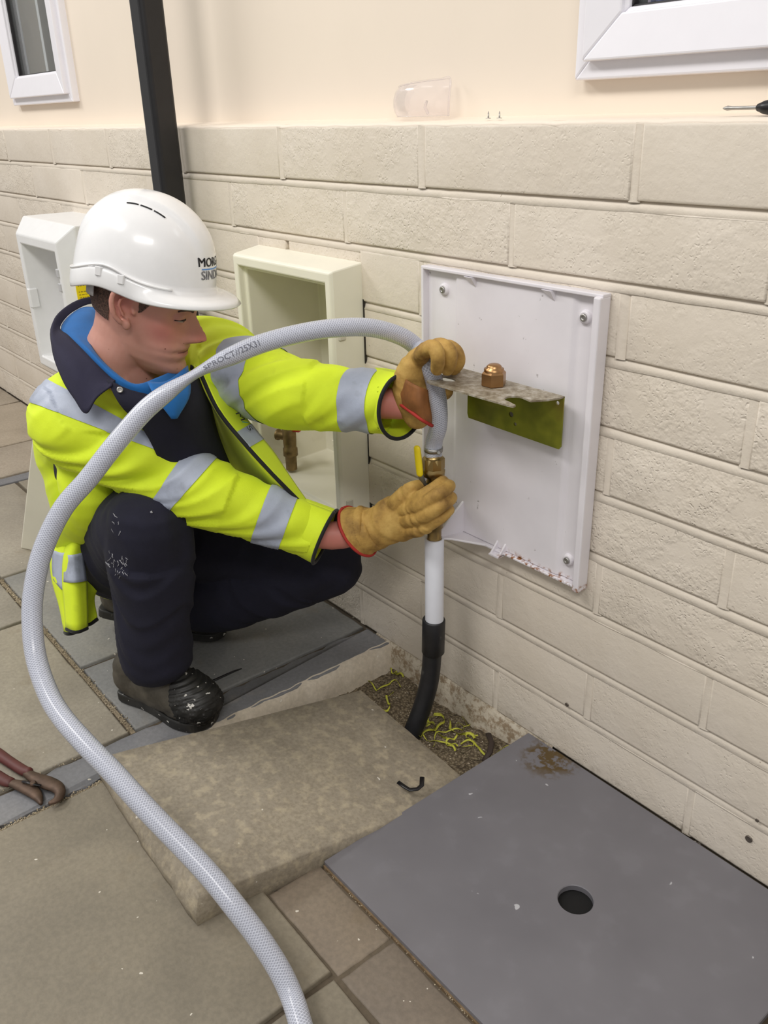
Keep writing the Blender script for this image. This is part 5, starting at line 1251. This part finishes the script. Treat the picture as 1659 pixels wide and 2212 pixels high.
# ------------------------------------------------------------------ braided hose
HP = [V(PXc - .002, PYc, .552), V(PXc - .001, PYc, .590), px(947, 920, Y=-.093), px(947, 875, Y=-.098), px(938, 825, Y=-.106), px(924, 782, Y=-.116)]
HP += [px(x, y, d=d) for x, y, d in ((902, 752, 1.54), (865, 726, 1.52), (800, 708, 1.49), (720, 709, 1.46), (640, 722, 1.44), (560, 744, 1.42), (500, 769, 1.40), (457, 789, 1.39), (420, 809, 1.385), (365, 845, 1.375), (317, 883, 1.37), (273, 931, 1.365),
    (235, 977, 1.36), (190, 1035, 1.36), (135, 1100, 1.36), (92, 1190, 1.365), (72, 1281, 1.365), (70, 1353, 1.36), (79, 1425, 1.35), (104, 1498, 1.33), (135, 1550, 1.31), (184, 1606, 1.285), (245, 1669, 1.265), (317, 1748, 1.245), (413, 1847, 1.225), (461, 1900, 1.215), (505, 1955, 1.205), (555, 2020, 1.20), (600, 2089, 1.195), (629, 2149, 1.185), (650, 2215, 1.155), (672, 2300, 1.12), (712, 2420, 1.07), (790, 2580, 1.01))]
HR = .0158
HPc = [Vector(p) for p in catmull(HP, 9)]
KINK = px(425, 815, d=1.385)
arc = [0.0]
for a, b in zip(HPc, HPc[1:]): arc.append(arc[-1] + (b - a).length)
T = [(HPc[min(len(HPc) - 1, i + 1)] - HPc[max(0, i - 1)]).normalized() for i in range(len(HPc))]
u = V(0, 0, 1).cross(T[0]).normalized() if abs(T[0].z) < .9 else V(1, 0, 0); frames = []
for i, (p, t_) in enumerate(zip(HPc, T)):
    u = (u - t_ * u.dot(t_)).normalized(); frames.append((u.copy(), t_.cross(u)))
na = 40
bm = bmesh.new(); uvl = bm.loops.layers.uv.new('uv'); rings = []
for i, p in enumerate(HPc):
    u, w = frames[i]; k = math.exp(-((p - KINK).length / .045) ** 2)
    view = (Vector(CAM) - p).normalized(); side = T[i].cross(view).normalized()     # flattened where it kinks
    rg = []
    for j in range(na):
        q = 2 * math.pi * j / na; dv = u * math.cos(q) + w * math.sin(q); s_ = dv.dot(side); v_ = dv.dot(side.cross(T[i]))
        rg.append(bm.verts.new(p + side * (s_ * HR * (1 - .5 * k)) + side.cross(T[i]) * (v_ * HR * (1 + .25 * k))))
    rings.append(rg)
for i in range(len(rings) - 1):
    for j in range(na):
        f = bm.faces.new((rings[i][j], rings[i][(j + 1) % na], rings[i + 1][(j + 1) % na], rings[i + 1][j])); f.smooth = True
        for lp, (jj, ii) in zip(f.loops, ((j, i), (j + 1, i), (j + 1, i + 1), (j, i + 1))): lp[uvl].uv = (jj / na, arc[ii])
bmesh.ops.recalc_face_normals(bm, faces=bm.faces)
t = NT('braided_clear_hose'); uv = t.n('ShaderNodeUVMap', uv_map='uv').outputs[0]; sx_ = t.sep(uv)
A_ = t.math('MULTIPLY', sx_[0], 7.0 * 2 * math.pi); B_ = t.math('MULTIPLY', sx_[1], 2 * math.pi / .0082)
l1 = t.math('ABSOLUTE', t.math('SINE', t.math('ADD', A_, B_))); l2 = t.math('ABSOLUTE', t.math('SINE', t.math('SUBTRACT', A_, B_)))
br_ = t.math('MAXIMUM', t.ramp(l1, [(.84, 0), (.97, 1)]), t.ramp(l2, [(.84, 0), (.97, 1)]))
t.set(color=t.mix(br_, srgb(196, 200, 214), srgb(224, 228, 241)), rough=t.math('ADD', t.math('MULTIPLY', br_, -.0), .28), trans=t.math('MULTIPLY_ADD', br_, -.25, .38), ior=1.3, sss=0.0, normal=t.bump(br_, .14, .0008))
t.b.inputs['Coat Weight'].default_value = .5; t.b.inputs['Coat Roughness'].default_value = .18
me = bpy.data.meshes.new('hose'); bm.to_mesh(me); bm.free()
hose = obj('hose', me, t.m, label='long clear braided hose looping from the valve across the paving', category='hose')
child('core', MB().add(*limb(HPc[::2], [(HR * .70 * (1 - .5 * math.exp(-((p - KINK).length / .035) ** 2)),) * 2 for p in HPc[::2]], 16, 1, None, False), True), simple('milky_hose_core', (196, 199, 212), .5, var=.02), hose)
# printing along the hose
tm = text_mesh('SPROCT//25X31', .0145, 0, False); bm = bmesh.new(); bm.from_mesh(tm)
i0 = min(range(len(HPc)), key=lambda i: (HPc[i] - px(497, 769, d=1.40)).length); s0 = arc[i0]
for v in bm.verts:
    s = s0 - v.co.x; k = max(1, min(len(arc) - 2, int(np.searchsorted(arc, s)))); f_ = (s - arc[k - 1]) / max(1e-6, arc[k] - arc[k - 1]); p = HPc[k - 1].lerp(HPc[k], f_); tg = T[k]
    view = (Vector(CAM) - p).normalized(); side = tg.cross(view).normalized(); nrm_ = side.cross(tg).normalized()
    if nrm_.dot(view) < 0: nrm_ = -nrm_
    if side.z < 0: side = -side
    q = (v.co.y + .002) / HR; kk = math.exp(-((p - KINK).length / .045) ** 2); v.co = p + nrm_ * (math.cos(q) * (HR * (1 + .25 * kk) + .0008)) + side * (math.sin(q) * (HR * (1 - .5 * kk) + .0008))
child('printed_text', bm, simple('hose_print', (110, 112, 124), .6), hose)
cl = px(944, 978, Y=-.089)
child('hose_clamp', MB().lathe(HPc[6], T[6], [(-.004, HR + .0006), (-.004, HR + .0016), (.004, HR + .0016), (.004, HR + .0006)], 30), M_steel, hose)
child('clamp_screw', MB().lathe(HPc[6] + V(.018, -.004, 0), (.6, -.5, .2), [(0, .004), (.014, .004), (.015, .003)], 8), M_steel, hose)
